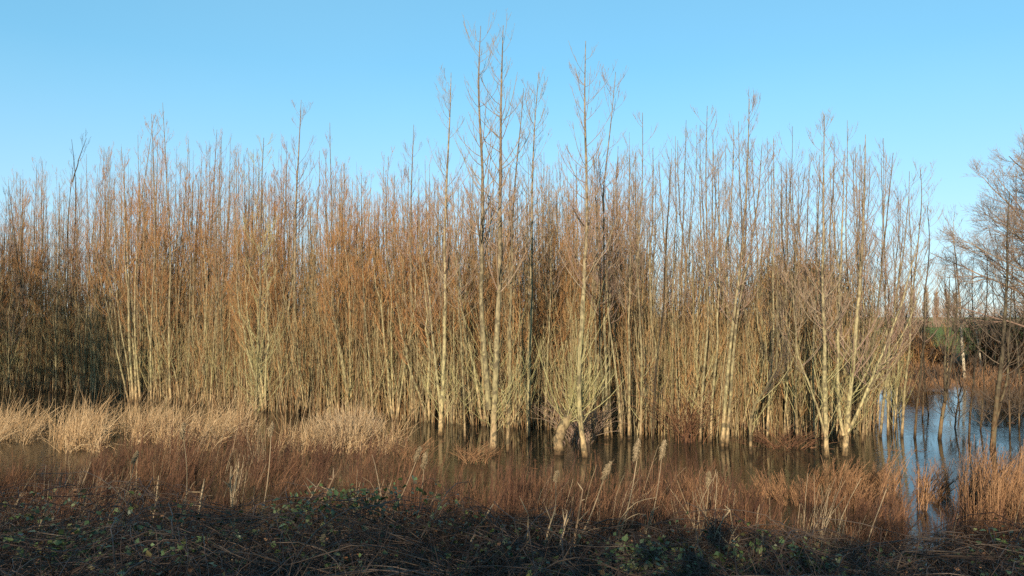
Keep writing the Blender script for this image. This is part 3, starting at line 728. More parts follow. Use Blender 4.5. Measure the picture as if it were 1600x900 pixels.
# thin shoots filling the foot of the stand
def thin_stems(px, d, h, rng, lean=0.25, r=0.008, k=5, base=None, dirn=None, twigs=2, tl=0.3, sides=3):
    n = len(px)
    x = (px - 800) / F * d
    z = np.maximum(ground_z(x, d), -0.25) if base is None else base
    p0 = np.stack([x, d, np.broadcast_to(z, (n,))], -1)
    az = rng.uniform(0, 2 * PI, n) if dirn is None else dirn + rng.normal(0, 0.9, n)
    a0 = np.abs(rng.normal(0, lean, n))
    P = grow(p0, az, a0, a0 * rng.uniform(0.6, 1.7, n), h, k, rng, 0.05)
    R = (r * np.exp(rng.normal(0, 0.35, n)))[:, None] * np.linspace(1, 0.4, k)[None]
    tn = rng.random(n)
    out = [tubes(P, R, sides, tn)]
    if twigs:
        T, TR = children_of(P, R, twigs, 0.3, 0.97, lambda f, i: h[i] * tl * (1.1 - f) + 0.06, rng, (0.25, 0.9), (0.05, 0.5), k=3, rf=0.6, rmax=r, rmin=r * 0.4)
        out.append(tubes(T, TR, 3, np.clip(np.repeat(tn, twigs) + rng.normal(0, 0.12, len(T)), 0, 1)))
    return out
rng = np.random.default_rng(41)
n = 16000
px = rng.uniform(-80, 1365, n); d = front_d(px) + 0.2 + 16 * rng.random(n) ** 1.3
d = np.where(px > 1010, front_d(px) + 0.2 + 12 * rng.random(n), d)
h = 1.0 + 6.5 * rng.random(n) ** 1.6
tag(obj('undergrowth', thin_stems(px, d, h, rng, 0.15, 0.0085, 6, twigs=4, tl=0.25), M['under']), 'thicket of thin olive and brown shoots among the flooded trunks', 'undergrowth', kind='stuff')

# brown scrub mounds behind the thin part of the stand
n = 5200
px = np.where(rng.random(n) < .45, rng.uniform(990, 1365, n), rng.uniform(-260, 1000, n)); d = np.where(px > 1000, rng.uniform(38, 50, n), rng.uniform(56, 68, n)); h = rng.uniform(3.0, 5.6, n) * np.where(px < 1000, 1.3, np.where(px > 1150, .66, .86))
tag(obj('scrub', thin_stems(px, d, h, rng, 0.22, 0.012, 6, twigs=7, tl=0.25), M['twig_red']), 'brown twiggy scrub growing along the back of the stand', 'scrub', kind='stuff')

# ------------------------------------------------------------------ far bank
def leafy_tree(name, label, base, rx, ry, rz, cz, nl, size, mat, rng, group=None, cat='tree', twmat='twig_dark'):
    root = thing(name, label, cat, tuple(base), group)
    P = stem_path([(0, 0, -0.3), (0.1, 0, cz * .6), (0, 0.1, cz + rz * .5)], 10, rng)
    R = stem_radius(10, max(0.08, rx * 0.06), 0.03)
    obj('trunk', [tubes(P[None], R[None], 8, [0.4])], M['bark_dark'], root)
    nc = 60
    u = rng.normal(size=(nc, 3)); u /= np.linalg.norm(u, axis=1, keepdims=True)
    c = u * (rng.random(nc) ** 0.45)[:, None] * np.array([rx, ry, rz]) * 0.85; c[:, 2] += cz
    idx = rng.integers(nc, size=nl)
    C = c[idx] + rng.normal(size=(nl, 3)) * np.array([rx, ry, rz]) * 0.14
    C[:, 2] = np.maximum(C[:, 2], 0.1)
    tint = np.clip(rng.random(nc)[idx] * 0.6 + rng.random(nl) * 0.4, 0, 1)
    obj('crown', [leaves(C, size, rng, 0.4, tint)], M[mat], root, False)
    B = np.stack([np.repeat(np.array([[0, 0, cz * 0.4]]), nc, 0), c * 0.6 + np.array([0, 0, cz * .2]), c], 1)
    obj('branches', [tubes(B, np.array([[0.05, 0.03, 0.012]]).repeat(nc, 0), 4, rng.random(nc))], M[twmat], root)
    return root
rng = np.random.default_rng(61)
b = at(1248, 500, 66); b[2] = ground_z(b[0], b[1])
leafy_tree('evergreen_tree', 'rounded dark olive evergreen dome showing through thin poles', b, 4.3, 3.6, 4.5, 4.3, 48000, 0.24, 'ivy', rng)
for px, dd, rx, hz, lab in [(1585, 52, 2.6, 5.0, 'tall russet leaved bush at the frame edge below the big spreading tree'), (1548, 55, 2.0, 3.8, 'russet bush behind the crooked thin birch'), (1452, 58, 1.5, 1.3, 'very low dull bush beyond the blue water near the field'), (1650, 48, 3.0, 5.6, 'large russet bush under the spreading tree'), (1425, 56, 2.2, 3.6, 'brown bush half hidden by slanting poles')]:
    b = np.array([(px - 800) / F * dd, dd, 0.0]); b[2] = ground_z(b[0], b[1])
    root = thing('shrub', lab, 'bush', tuple(b), 'bushes on the far bank')
    ns = 46
    p0 = np.stack([rng.normal(0, rx * .25, ns), rng.normal(0, rx * .25, ns), np.full(ns, -0.1)], -1)
    a0 = rng.uniform(0.05, 0.75, ns)
    Ls = hz * rng.uniform(0.6, 1.0, ns)
    B = grow(p0, rng.uniform(0, 2 * PI, ns), a0, a0 * 1.2, Ls, 7, rng, 0.08)
    BR = np.linspace(0.03, 0.008, 7)[None].repeat(ns, 0)
    T, TR = children_of(B, BR, 14, 0.15, 0.98, lambda f, i: 0.4 + 0.9 * (1.1 - f), rng, (0.3, 1.2), (0.2, 0.9), k=4, rf=0.5, rmax=0.012, rmin=0.007)
    T2, T2R = children_of(T, TR, 4, 0.15, 0.98, lambda f, i: 0.2 + 0.3 * (1.1 - f), rng, (0.3, 1.2), (0.2, 0.9), k=3, rf=0.6, rmax=0.008, rmin=0.006)
    obj('stems', [tubes(B, BR, 4, rng.random(ns)), tubes(T, TR, 3, rng.random(len(T))), tubes(T2, T2R, 3, rng.random(len(T2)))], M['twig_red'], root)
    lp = T2[rng.integers(len(T2), size=6500)][:, -1]
    obj('leaves', [leaves(lp + rng.normal(0, .1, lp.shape), 0.09, rng)], M['dead_leaf'], root, False)
n = 5200
px = rng.uniform(1300, 1760, n); d = 46 + 16 * rng.random(n) ** 1.4
tag(obj('bank_vegetation', thin_stems(px, d, rng.uniform(0.4, 1.3, n) * np.where(px < 1510, .55, 1.2), rng, 0.5, 0.012, 5, twigs=3, tl=0.35), M['russet']), 'matted russet dead growth along the far bank', 'vegetation', kind='stuff')

for px, top, wid in [(1447, 452, .9), (1463, 458, .8), (1480, 457, 1.1), (1492, 462, .8), (1409, 448, 1.2), (1425, 458, 1.0)]:
    dd = 235 + rng.uniform(-10, 10)
    b = np.array([(px - 800) / F * dd, dd, 0.0]); b[2] = ground_z(b[0], b[1])
    hh = CAM_Z + (495 - top) / F * dd - b[2]
    root = thing('poplar', 'tall narrow bare poplar in a distant row beyond the green field', 'tree', tuple(b), 'distant poplars beyond the field')
    P = stem_path([(0, 0, -.3), (.1, 0, hh * .5), (0, 0, hh)], 8, rng)
    R = stem_radius(8, .22, .03)
    obj('trunk', [tubes(P[None], R[None], 6, [.3])], M['bark_dark'], root)
    B, BR = children_of(P[None], R[None], 110, .08, .97, lambda f, i: 3.4 * wid * (1.1 - .7 * f), rng, (.3, .7), (.05, .2), k=4, rf=.4, rmax=.07, rmin=.05)
    T, TR = children_of(B, BR, 6, .2, .97, lambda f, i: .9 + 0 * f, rng, (.2, .7), (.05, .3), k=3, rf=.6, rmax=.05, rmin=.035)
    obj('crown', [tubes(B, BR, 3, rng.random(len(B))), tubes(T, TR, 3, rng.random(len(T)))], M['twig_grey'], root)
n = 2600
px = rng.uniform(1250, 1900, n); d = rng.uniform(150, 420, n)
d = np.where(rng.random(n) < .5, rng.uniform(205, 215, n), rng.uniform(300, 420, n))
h = np.where(d < 250, rng.uniform(1.2, 2.2, n), rng.uniform(5, 10, n))
tag(obj('far_treeline', thin_stems(px, d, h, rng, 0.25, 0.05, 5, twigs=8, tl=0.35), M['twig_grey']), 'low grey brown hedges and treeline beyond the green field', 'treeline', kind='stuff')

# ------------------------------------------------------------------ reeds, weeds, grass in front
rng = np.random.default_rng(81)
def blades(px, d, h, rng, lean, az, r, k=5, base=None, droop=1.9):
    n = len(px); x = (px - 800) / F * d
    z = np.maximum(ground_z(x, d), -0.15) if base is None else base
    p0 = np.stack([x, d, np.broadcast_to(z, (n,))], -1)
    a0 = np.abs(rng.normal(lean, 0.28, n))
    P = grow(p0, az + rng.normal(0, 1.5, n), a0 * 0.6, a0 * np.where(rng.random(n) < .2, rng.uniform(2.2, 4.5, n), rng.uniform(0.7, droop, n)), h, k, rng, 0.1)
    R = (r * rng.uniform(.6, 1.3, n))[:, None] * np.array([[1, .95, .8, .55, .2]])
    return tubes(P, R, 3, rng.random(n))
# straw island on the left
n = 11000
px = np.where(rng.random(n) < .8, rng.normal(160, 130, n), rng.uniform(330, 640, n)); px = px[(px > -140) & (px < 640)]; n = len(px)
d = np.where(px > 400, 23.2 + 2.6 * rng.random(n), 24.4 + 5.6 * rng.beta(1.3, 1.9, n) + 0.9 * np.sin(px * 0.037) + .5 * np.sin(px * .11))
cl = np.sin(px * .09 + d * 2.1) * np.sin(d * 3.3 - px * .05)
tf = np.sin(px * .055 + .8) + .6 * np.sin(px * .021 + 2)
kp = (cl + rng.normal(0, .4, n) > -.15) & (tf + rng.normal(0, .5, n) > -.55)
px, d, cl = px[kp], d[kp], cl[kp]; n = len(px)
h = rng.uniform(0.2, 1.15, n) ** 1.3 * (1 + 0.6 * cl) + 0.12 + 0.45 * np.exp(-((px - 150) / 30) ** 2) * rng.random(n)
tag(obj('straw_grass', [blades(px, d, h, rng, 0.55, 0.3, 0.008 * np.exp(rng.normal(0, .3, n)))], M['straw']), 'sunlit straw coloured dead grass on the flooded margin below shaded trees', 'grass', kind='stuff')
# pale tuft
root = None
n = 1500
cx, cd = (545 - 800) / F * 25.0, 25.0
th = rng.uniform(0, 2 * PI, n); rr = 0.6 * np.sqrt(rng.random(n))
p0 = np.stack([rr * np.cos(th) * 1.3, rr * np.sin(th), np.full(n, -.2)], -1)
a0 = rr * 0.55 + np.abs(rng.normal(0, .1, n))
P = grow(p0, th, a0 * .6, a0 * 2.1, rng.uniform(0.4, 1.6, n) * (1.1 - .5 * rr), 5, rng, .09)
t = obj('grass_tuft', [tubes(P, (0.007 * rng.uniform(.6, 1.3, n))[:, None] * np.array([[1, .95, .8, .6, .35]]), 3, rng.random(n))], M['pale_straw'])
t.location = (cx, cd, 0); tag(t, 'bright pale rounded tuft of straw grass in front of the olive poles', 'grass tuft')
# brown weeds over the margin
def weeds(n, px0, px1, dlo, dhi, hlo, hhi, mat, name, label, lean=.3, r=.0055, twigs=6, cat='weeds', gap=None, tl=0.3):
    m = n // 16
    cp = rng.uniform(px0, px1, m); lo, hi = dlo(cp), dhi(cp)
    cd = np.sqrt(lo ** 2 + (hi ** 2 - lo ** 2) * rng.random(m))
    cx = (cp - 800) / F * cd
    rad = rng.uniform(.06, .45, m); ch = rng.uniform(hlo, hhi, m); ct = rng.random(m); cz = rng.normal(.2, 1.1, m)
    cl = np.abs(rng.normal(lean, .16, m))
    i = rng.integers(m, size=n)
    x = cx[i] + rng.normal(0, 1, n) * rad[i]; d = cd[i] + rng.normal(0, 1, n) * rad[i]
    px = px_of(x, d)
    if gap is not None:
        kp = gap(px, d); i, px, d = i[kp], px[kp], d[kp]; n = len(i)
    h = ch[i] * rng.uniform(.5, 1.1, n)
    z = np.maximum(ground_z((px - 800) / F * d, d), -0.25)
    p0 = np.stack([(px - 800) / F * d, d, z], -1)
    a0 = np.abs(cl[i] + rng.normal(0, .12, n))
    P = grow(p0, cz[i] + rng.normal(0, .5, n), a0 * .8, a0 * rng.uniform(.9, 1.9, n), h, 6, rng, .05)
    R = (r * np.exp(rng.normal(0, .35, n)))[:, None] * np.linspace(1, .4, 6)[None]
    tn = np.clip(ct[i] * .8 + rng.random(n) * .25, 0, 1)
    T, TR = children_of(P, R, twigs, .3, .97, lambda f, j: h[j] * tl * (1.1 - f) + .05, rng, (.25, .9), (.1, .8), k=3, rf=.6, rmax=r, rmin=r * .4)
    return tag(obj(name, [tubes(P, R, 3, tn), tubes(T, TR, 3, np.clip(np.repeat(tn, twigs) + rng.normal(0, .1, len(T)), 0, 1))], M[mat]), label, cat, kind='stuff')
ip = lambda xs, ys: (lambda p: np.interp(p, xs, ys))
weeds(10500, -150, 1180, ip([-150, 1200], [9.2, 9.4]), ip([-150, 110, 200, 420, 560, 640, 720, 900, 1100, 1180], [18.3, 19, 23.5, 25.5, 24.5, 20.5, 18.2, 17.6, 18, 17.5]), .6, 1.5, 'weed', 'dead_weeds',
      'reddish brown dead weeds crowding the near water edge')
weeds(3300, 1160, 1760, ip([1160, 1760], [9.2, 9.2]), ip([1160, 1260, 1400, 1500, 1760], [13.0, 17.5, 16.5, 15.0, 17.0]), .5, 1.25, 'weed', 'dead_weeds',
      'thin brown dead weeds along the water edge below the russet clumps', gap=lambda p, d: ~((p > 1160) & (p < 1240) & (d > 12.5)) & ~((p > 1398 + 14 * np.sin(d * 2.1)) & (p < 1468 + 16 * np.sin(d * 1.7 + 1)) & (d > 12.3 + .8 * np.sin(p * .07))))
weeds(620, -150, 1700, ip([-150, 1700], [9.5, 9.5]), ip([-150, 100, 220, 500, 700, 1700], [15, 15, 22, 22, 15.5, 16]), .9, 1.75, 'reed', 'dry_stalks', 'pale dry stalks scattered among the brown weeds', lean=.35, r=.0065, twigs=2, cat='stalks', tl=.2, gap=lambda p, d: ~((p > 1160) & (p < 1240) & (d > 12.5)) & ~((p > 1398) & (p < 1470) & (d > 12.3)))
# russet clumps on the right
def clump(px, d, n, rad, hlo, hhi, label, lean=.3, az=0.1):
    th = rng.uniform(0, 2 * PI, n); rr = rad * np.sqrt(rng.random(n))
    nb = max(8, n // 14); bi = rng.integers(nb, size=n)
    bx = rad * rng.normal(0, .55, (nb, 2))
    p0 = np.stack([bx[bi, 0] * 1.3 + rng.normal(0, .07, n), bx[bi, 1] * .8 + rng.normal(0, .07, n), np.full(n, -.25)], -1)
    L = rng.uniform(hlo, hhi, n) * rng.uniform(.65, 1.1, nb)[bi]
    a0 = np.abs(rng.normal(lean, .1, n) + rng.normal(0, .12, nb)[bi])
    P = grow(p0, az + rng.normal(0, .3, n) + rng.normal(0, .6, nb)[bi], a0 * .7, a0 * 1.5, L, 6, rng, .06)
    R = (.0065 * np.exp(rng.normal(0, .35, n)))[:, None] * np.linspace(1, .4, 6)[None]
    T, TR = children_of(P, R, 8, .3, .98, lambda f, i: .07 + L[i] * .16 * (1.2 - f), rng, (.2, .8), (.2, .9), k=3, rf=.7, rmax=.006, rmin=.0035)
    o = obj('weed_clump', [tubes(P, R, 3, rng.random(n)), tubes(T, TR, 3, rng.random(len(T)))], M['russet'])
    o.location = ((px - 800) / F * d, d, 0); return tag(o, label, 'weed clump', 'russet clumps standing in water')
clump(1548, 16.2, 430, .95, 1.0, 1.75, 'largest russet clump standing in water before the black footed tree', .22, .2)
clump(1585, 14.6, 240, .7, 1.0, 1.7, 'russet clump at the frame edge in front of the largest clump', .25, .2)
clump(1368, 18.6, 240, .95, .7, 1.15, 'leaning russet clump bending over open blue water', .6, .05)
clump(1300, 17.6, 240, 1.05, .5, 1.0, 'russet clump below the pale straight trunk', .35, .1)
clump(1225, 17.6, 200, .9, .45, .9, 'low russet clump beside the matted twigs', .35, 2.6)
clump(985, 14.6, 200, .7, .8, 1.25, 'brown clump under the bulrush heads by the pollard', .35, .3)
clump(1120, 15.5, 240, .9, .7, 1.15, 'brown clump near the foot of the leaning pair', .35, 2.8)
# matted twigs bush in water at 1230,680
def bush(px, py, n, L, label, mat='twig_red', spread=(.5, 1.4)):
    b = on_level(px, py)
    B = grow(np.stack([rng.normal(0, .25, n), rng.normal(0, .25, n), np.full(n, -.1)], -1), rng.uniform(0, 2 * PI, n), rng.uniform(*spread, n), rng.uniform(.6, 1.7, n), rng.uniform(.5, 1, n) * L, 6, rng, .12)
    R = np.linspace(.01, .004, 6)[None].repeat(n, 0)
    T, TR = children_of(B, R, 7, .2, .98, lambda f, i: .15 + .4 * (1.1 - f), rng, (.4, 1.4), (.4, 1.5), k=4, rf=.6, rmax=.006, rmin=.0035)
    o = obj('twig_bush', [tubes(B, R, 4, rng.random(n)), tubes(T, TR, 3, rng.random(len(T)))], M[mat]); o.location = tuple(b)
    return tag(o, label, 'bush')
bush(1225, 700, 46, 1.5, 'matted brown twig bush drooping over the water', 'weed')
bush(1070, 690, 50, 2.6, 'upright tangle of brown twigs in the water under pale barked tree', 'weed', (.05, .6))
bush(905, 690, 60, 2.2, 'ragged grey twig tangle wrapping the curved stump', 'twig_grey', (.05, .7))
bush(745, 722, 26, .9, 'little russet twig bush in water at the tallest trees foot', 'russet', (.1, .8))
bush(640, 715, 30, .8, 'little russet twig bush before the fan branching tree', 'russet', (.1, .8))

# leaves and bits of reed afloat
n = 3200
py_ = rng.uniform(640, 800, n); px = rng.uniform(-50, 1650, n)
dd = CAM_Z * F / (py_ - 495); x = (px - 800) / F * dd
dr = np.sin(x * 1.3 + dd * .7) * np.sin(dd * 1.1 - x * .4) + rng.normal(0, .4, n)
kp = (dr > .35) & (dd > 13) & (dd < 46)
C = np.stack([x[kp], dd[kp], np.full(kp.sum(), .006)], -1)
fl = leaves(C, .07, rng, 0, rng.random(len(C)))
fv = fl[0].reshape(-1, 5, 3); fv[:, :, 2] = .006 + (fv[:, :, 2] - fv[:, :1, 2]) * .08
m2 = 260; j = rng.integers(len(C), size=m2); q = C[j] + rng.normal(0, .25, (m2, 3)) * [1, 1, 0]
aa = rng.uniform(0, PI, m2); hl = (.04 + .2 * rng.random(m2) ** 3)[:, None]
e = np.stack([np.cos(aa), np.sin(aa), np.zeros(m2)], -1) * hl
tag(two_mat('floating_debris', [(fv.reshape(-1, 3), fl[1], fl[2])], M['dead_leaf'], [tubes(np.stack([q - e, q, q + e], 1), np.full((m2, 3), .005), 3, rng.random(m2))], M['weed']), 'dead leaves and bits of reed floating on the brown water', 'debris', kind='stuff')

# bulrushes
def bulrush(head, foot, d, label, s=1.0, bent=0):
    a, f = at(*head, d), at(*foot, d)
    f2 = f + (f - a) * 0.6
    root = thing('bulrush', label, 'bulrush', tuple(f2), 'bulrushes on the bank')
    a = a - f2
    k = 8; s_ = np.linspace(0, 1, k)[:, None]
    P = a * s_ + np.array([0.05, 0.03, 0]) * np.sin(s_ * PI)
    obj('stalk', [tubes(P[None], np.linspace(.008, .0045, k)[None], 6, [rng.random()])], M['reed'], root)
    u = a / np.linalg.norm(a)
    kk = 9; tt = np.linspace(-.12, .13, kk)
    prof = np.array([.006, .015, .026, .022, .030, .019, .023, .012, .004]) * s * rng.uniform(.75, 1.15, 9)
    H = a + u * tt[:, None] * s + np.cumsum(rng.normal(0, .004, (kk, 3)), 0)
    parts = [tubes(H[None], prof[None], 9, [.5])]
    nf = 420
    i = rng.integers(1, kk - 1, nf); dirs = rng.normal(size=(nf, 3)); dirs /= np.linalg.norm(dirs, axis=1, keepdims=True)
    q = H[i] + dirs * prof[i][:, None] * .8 + u * rng.uniform(-.015, .015, nf)[:, None]
    e = q + dirs * (.008 + .022 * rng.random((nf, 1)) ** 2) - u * .016
    parts.append(tubes(np.stack([q, (q + e) / 2 + [0, 0, .004], e], 1), np.array([[.003, .004, .001]]).repeat(nf, 0), 3, rng.random(nf)))
    obj('seed_head', parts, M['fluff'], root)
    for j in range(2):
        b0 = a * rng.uniform(0, .3)
        L = grow(b0[None], np.array([rng.uniform(0, 2 * PI)]), np.array([.15]), np.array([rng.uniform(.5, 1.9)]), np.array([rng.uniform(.5, .9)]), 7, rng, .1)
        obj('blade', [tubes(L, np.linspace(.009, .003, 7)[None], 4, [.8])], M['reed'], root)
for h_, f_, d_, lab, s_ in [
    ((947, 735), (905, 832), 8.6, 'bulrush leaning over weeds with plump fluffy head in front of the pollard foot', 1.0),
    ((997, 704), (971, 810), 9.0, 'bulrush with the largest ragged fluffy head', 1.3),
    ((1035, 702), (1012, 815), 9.2, 'bulrush with tall narrow head and flaking stalk', 1.1),
    ((1108, 750), (1092, 826), 9.0, 'bulrush with small dark withered head below the leaning pair', .8),
    ((655, 707), (608, 800), 9.4, 'bulrush with bent over pale head in brown weeds', .8),
    ((663, 718), (645, 805), 9.2, 'bulrush with grey drooping head close to the bent pale one', 1.0),
    ((424, 671), (403, 800), 9.4, 'tall bulrush with white head below the bushy sapling', .9),
    ((285, 673), (284, 770), 9.6, 'upright bulrush with frost white head in the straw', .9),
    ((212, 712), (180, 795), 9.6, 'bulrush with dull brown head in shade near dark water', .8),
    ((868, 742), (858, 825), 9.4, 'bulrush stalk with thin withered grey head', .6)]:
    bulrush(h_, f_, d_, lab, s_ * .8)
# broken stalks
for top, foot, d_, lab in [
    ((909, 768), (900, 838), 8.4, 'broken pale double reed stub beside the plump headed bulrush'),
    ((866, 795), (853, 842), 8.2, 'thick short reed stub with frayed top among brambles'),
    ((887, 800), (878, 840), 8.2, 'blunt cut reed stub close by the frayed one'),
    ((828, 805), (825, 850), 8.2, 'thin grey reed stub before dark brambles'),
    ((1140, 798), (1148, 850), 8.3, 'pale folded reed bent into a sharp angle'),
    ((1020, 790), (1012, 822), 8.6, 'reddish flaking reed stub at the narrow headed bulrush foot'),
    ((1192, 832), (1190, 862), 8.0, 'bright white reed stub beside a small pool'),
    ((1143, 838), (1138, 866), 8.0, 'orange brown reed stub in bramble leaves'),
    ((250, 742), (235, 830), 8.8, 'dark leaning reed stub over the shaded brambles'),
    ((75, 782), (58, 836), 8.6, 'pale leaning reed stub in deepest shade'),
    ((359, 728), (361, 775), 9.0, 'upright cream reed stub in brown weeds'),
    ((372, 728), (364, 775), 9.0, 'hooked reed stalk next to the cream stub'),
    ((320, 750), (312, 795), 8.8, 'orange tipped reed stub over brambles'),
    ((500, 748), (487, 775), 9.0, 'thin pale forked reed stub where brambles begin'),
    ((525, 740), (508, 775), 9.0, 'bundle like frayed pale reed stalk leaning over brambles'),
    ((772, 790), (746, 830), 8.6, 'slim leaning reed stalk near an orange dead leaf'),
    ((366, 812), (362, 880), 7.4, 'mottled reed stub deep inside the brambles')]:
    a, f_ = at(*top, d_), at(*foot, d_); f2 = f_ + (f_ - a) * .4
    k = 7; P = (a - f2) * np.linspace(0, 1, k)[:, None] + np.cumsum(rng.normal(0, .004, (k, 3)), 0)
    parts = [tubes(P[None], np.array([[.012, .011, .0105, .010, .0095, .008, .004]]) * rng.uniform(.6, 1.2), 6, [rng.random()])]
    if 'fold' in lab or 'hook' in lab:
        P2 = P[-1] + np.array([[0, 0, 0], [-.06, .02, -.08], [-.13, .03, -.22], [-.18, .04, -.36]])
        parts.append(tubes(P2[None], np.array([[.007, .008, .007, .003]]), 5, [.3]))
    for j in range(3):
        q = P[rng.integers(2, k)]
        P3 = q + np.cumsum(np.array([[0, 0, 0]] + [list(rng.normal(0, .02, 3) + [0, 0, .03])] * 3), 0)
        parts.append(tubes(P3[None], np.array([[.004, .007, .005, .001]]), 4, [.4]))
    o = obj('reed_stalk', parts, M['reed']); o.location = tuple(f2)
    tag(o, lab, 'reed', 'broken reed stalks')

# ------------------------------------------------------------------ brambles on the near bank
rng = np.random.default_rng(91)
def bramble_top(x, y):
    px = px_of(x, y)
    edge = np.interp(px, [-200, 150, 400, 560, 760, 900, 1150, 1300, 1700], [2.08, 2.14, 2.16, 2.18, 2.0, 1.84, 1.74, 1.68, 1.72])
    t = edge + .13 * np.sin(x * 1.9 + .5) * np.sin(y * 1.3) + .08 * np.sin(x * 4.3 + y * 2.1)
    t = np.where(y < 5.4, np.minimum(t, 2.2 + 0 * t), t)
    return np.maximum(t * smooth(10.2, 8.4, y) + ground_z(x, y) * (1 - smooth(10.2, 8.4, y)), ground_z(x, y) + .12)
def rnd_xy(n, y0=4.0, y1=9.8):
    y = np.sqrt(y0 ** 2 + (y1 ** 2 - y0 ** 2) * rng.random(n))
    x = y * rng.uniform(-.82, .82, n)
    return x, y
n = 2600
x, y = rnd_xy(n)
top = bramble_top(x, y); g = ground_z(x, y)
p0 = np.stack([x, y, g + (top - g) * rng.uniform(.2, .9, n)], -1)
k = 10; L = rng.uniform(.5, 2.6, n)
B = grow(p0, rng.uniform(0, 2 * PI, n), rng.uniform(.5, 1.3, n), rng.uniform(1.5, 2.4, n), L, k, rng, .09)
tt = bramble_top(B[..., 0], B[..., 1]); B[..., 2] = np.minimum(B[..., 2], tt + .10 * rng.random(n)[:, None])
R = rng.uniform(.0022, .0055, n)[:, None] * np.linspace(1, .5, k)[None]
can = tubes(B, R, 4, rng.random(n))
n = 9000
x, y = rnd_xy(n); top = bramble_top(x, y); g = ground_z(x, y)
p0 = np.stack([x, y, g + (top - g) * rng.uniform(.1, .85, n)], -1)
D = grow(p0, rng.uniform(0, 2 * PI, n), rng.uniform(.1, 1.5, n), rng.uniform(.5, 2.2, n), rng.uniform(.2, .7, n), 4, rng, .15)
dead = tubes(D, rng.uniform(.0014, .0032, n)[:, None] * np.array([[1, .9, .7, .4]]), 3, rng.random(n))
n = 260
x, y = rnd_xy(n, 4.4, 9.4); g = ground_z(x, y); top = bramble_top(x, y)
B = grow(np.stack([x, y, g + (top - g) * .6], -1), rng.uniform(0, 2 * PI, n), rng.uniform(.4, 1.2, n), rng.uniform(1.5, 2.3, n), rng.uniform(.8, 2.4, n), 10, rng, .07)
B[..., 2] = np.minimum(B[..., 2], bramble_top(B[..., 0], B[..., 1]) + .2)
big = tubes(B, rng.uniform(.0045, .0075, n)[:, None] * np.linspace(1, .5, 10)[None], 5, rng.uniform(.6, 1, n))
tag(obj('bramble_canes', [can, dead, big], M['cane']), 'tangle of arching bare bramble canes over the near bank', 'brambles', kind='stuff')
n = 15000
x, y = rnd_xy(n)
cl = np.sin(x * 2.3 + 1) * np.sin(y * 2.9 + x) + .6 * np.sin(x * 5.1 - y * 3)
keep = cl + rng.normal(0, .5, n) > -.1
x, y = x[keep], y[keep]; n = len(x)
g = ground_z(x, y); top = bramble_top(x, y)
C = np.stack([x, y, g + (top - g) * rng.random(n) ** .45 + .02], -1)
n2 = 1300
lc = np.array([(970, 6.4), (1000, 7.0), (1030, 6.8), (985, 7.4), (1075, 7.6), (1130, 7.4), (1270, 7.5), (560, 8.2), (120, 7.0), (470, 7.6)]); ii = rng.integers(len(lc), size=n2)
ly = lc[ii, 1] + rng.normal(0, .16, n2); lx = (lc[ii, 0] - 800) / F * lc[ii, 1] + rng.normal(0, .2, n2)
C = np.concatenate([C, np.stack([lx, ly, bramble_top(lx, ly) + rng.normal(-.03, .07, n2)], -1)])
tag(obj('bramble_leaves', [leaves(C, .06, rng, 1.2)], M['bramble_leaf'], smooth_shade=False), 'dark green bramble leaves scattered over the tangle on the near bank', 'brambles', kind='stuff')
n = 3500
x, y = rnd_xy(n, 4, 13)
g = ground_z(x, y); top = np.maximum(bramble_top(x, y), g + .3)
C = np.stack([x, y, g + (top - g) * rng.random(n) ** .8], -1)
tag(obj('dead_leaves', [leaves(C, .04, rng, .8)], M['dead_leaf'], smooth_shade=False), 'curled brown dead leaves caught in the near bank tangle', 'leaves', kind='stuff')
# long bare arching canes that stand out
for pts, d_, lab in [
    ([(1300, 868), (1360, 850), (1430, 842), (1500, 850)], 7.6, 'long thin bare cane arching low above the brambles near russet clumps'),
    ([(1410, 862), (1470, 860), (1540, 870), (1610, 886)], 7.4, 'long reddish bare cane sagging toward the frame edge'),
    ([(1440, 832), (1490, 836), (1560, 848), (1600, 845)], 8.0, 'grey bare cane crossing above another by the biggest clump'),
    ([(400, 790), (440, 775), (500, 780), (560, 805)], 7.8, 'pale dead cane arching over the shaded brambles below the straw tuft'),
    ([(260, 800), (330, 812), (420, 806), (480, 822)], 7.2, 'dark cane lying across the shaded bramble mound')]:
    P = stem_path([at(px, py, d_ + .15 * i) for i, (px, py) in enumerate(pts)], 12, rng, .006)
    o0 = P[0].copy()
    P = np.concatenate([[P[0] + (P[0] - P[1]) * 1.5 + [0, 0, -.5]], P])
    o = obj('bramble_cane', [tubes((P - o0)[None], np.linspace(.0075, .003, 13)[None], 6, [rng.random()])], M['cane']); o.location = tuple(o0)
    tag(o, lab, 'bramble cane', 'bare arching canes')

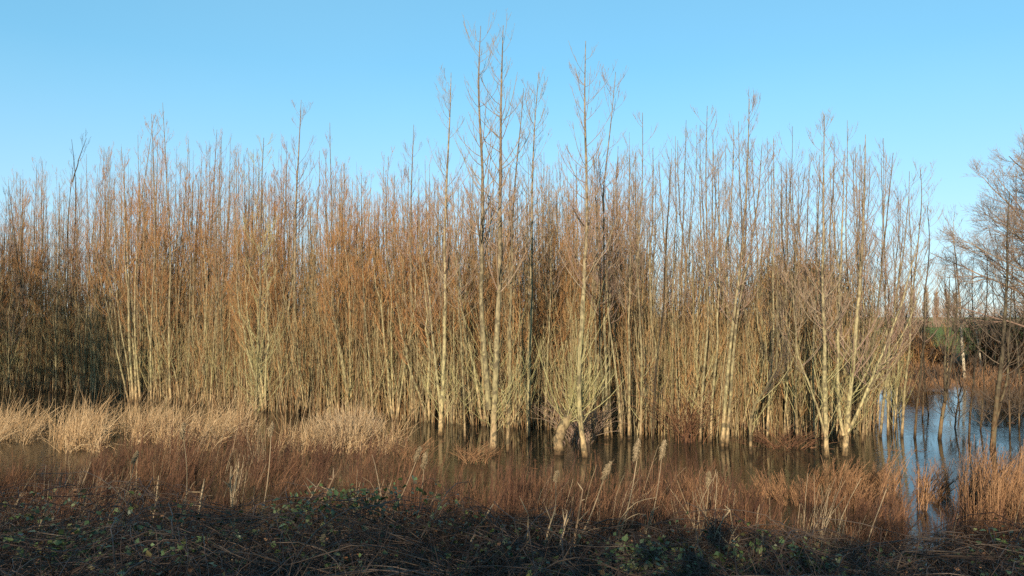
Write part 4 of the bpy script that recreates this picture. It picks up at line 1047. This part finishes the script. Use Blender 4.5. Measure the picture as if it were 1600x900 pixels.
# ------------------------------------------------------------------ unseen shade casters: hedge added behind the viewpoint, tall trees added to the side
def leaf_wall(name, label, pts, top, n, size, mat, thick):
    seg = rng.random(n); pts = np.array(pts)
    x = np.interp(seg, np.linspace(0, 1, len(pts)), pts[:, 0]); y = np.interp(seg, np.linspace(0, 1, len(pts)), pts[:, 1])
    tz = np.interp(seg, np.linspace(0, 1, len(top)), top) + .35 * np.sin(x * 1.1) + .3 * np.sin(x * 2.7 + 1)
    z0 = ground_z(x, y)
    z = z0 + (tz - z0) * rng.random(n) ** .8
    C = np.stack([x + rng.normal(0, thick, n), y + rng.normal(0, thick, n), z], -1)
    return leaves(C, size, rng, .5)
hp = leaf_wall('', '', [(-34, -8), (34, -8)], [8.0, 7.8, 7.0, 6.1, 5.5, 5.0], 26000, .24, 'caster_leaf', .5)
st = np.stack([np.linspace(-34, 34, 120), np.full(120, -8.0) + rng.normal(0, .3, 120)], -1)
sp = np.stack([np.stack([st[:, 0], st[:, 1], np.full(120, 2.2)], -1), np.stack([st[:, 0] + rng.normal(0, .3, 120), st[:, 1], np.full(120, 6.2)], -1)], 1)
hr = thing('shade_hedge', 'unseen leafy hedge added behind the viewpoint to shade the bank', 'hedge', (0, -8, 2.4))  # never in view; its height is set by where the bank's shade should end
o = obj('foliage', [hp], M['caster_leaf'], hr, False); o.location = (0, 8, -2.4)
o = obj('stems', [tubes(sp, np.full((120, 2), .04), 5, rng.random(120))], M['twig_dark'], hr); o.location = (0, 8, -2.4)
for i, (x, y, r, hh) in enumerate([(-32, 14, 4.0, 18), (-35, 20, 4.6, 19), (-37.5, 27, 4.8, 19), (-29.5, 8, 3.2, 15), (-27.5, 16, 2.6, 15), (-26.2, 13, 2.4, 14)]):
    b = np.array([x, y, ground_z(x, y)])
    leafy_tree('evergreen_tree', 'unseen tall leafy tree added to shade the end of the stand', b, r, r, hh * .42, hh * .58, [1000, 1100, 1100, 900, 520, 360][i], .42, 'caster_leaf', rng, 'unseen trees added to shade the stand')  # out of view, leafy crowns added only to darken the stand's end
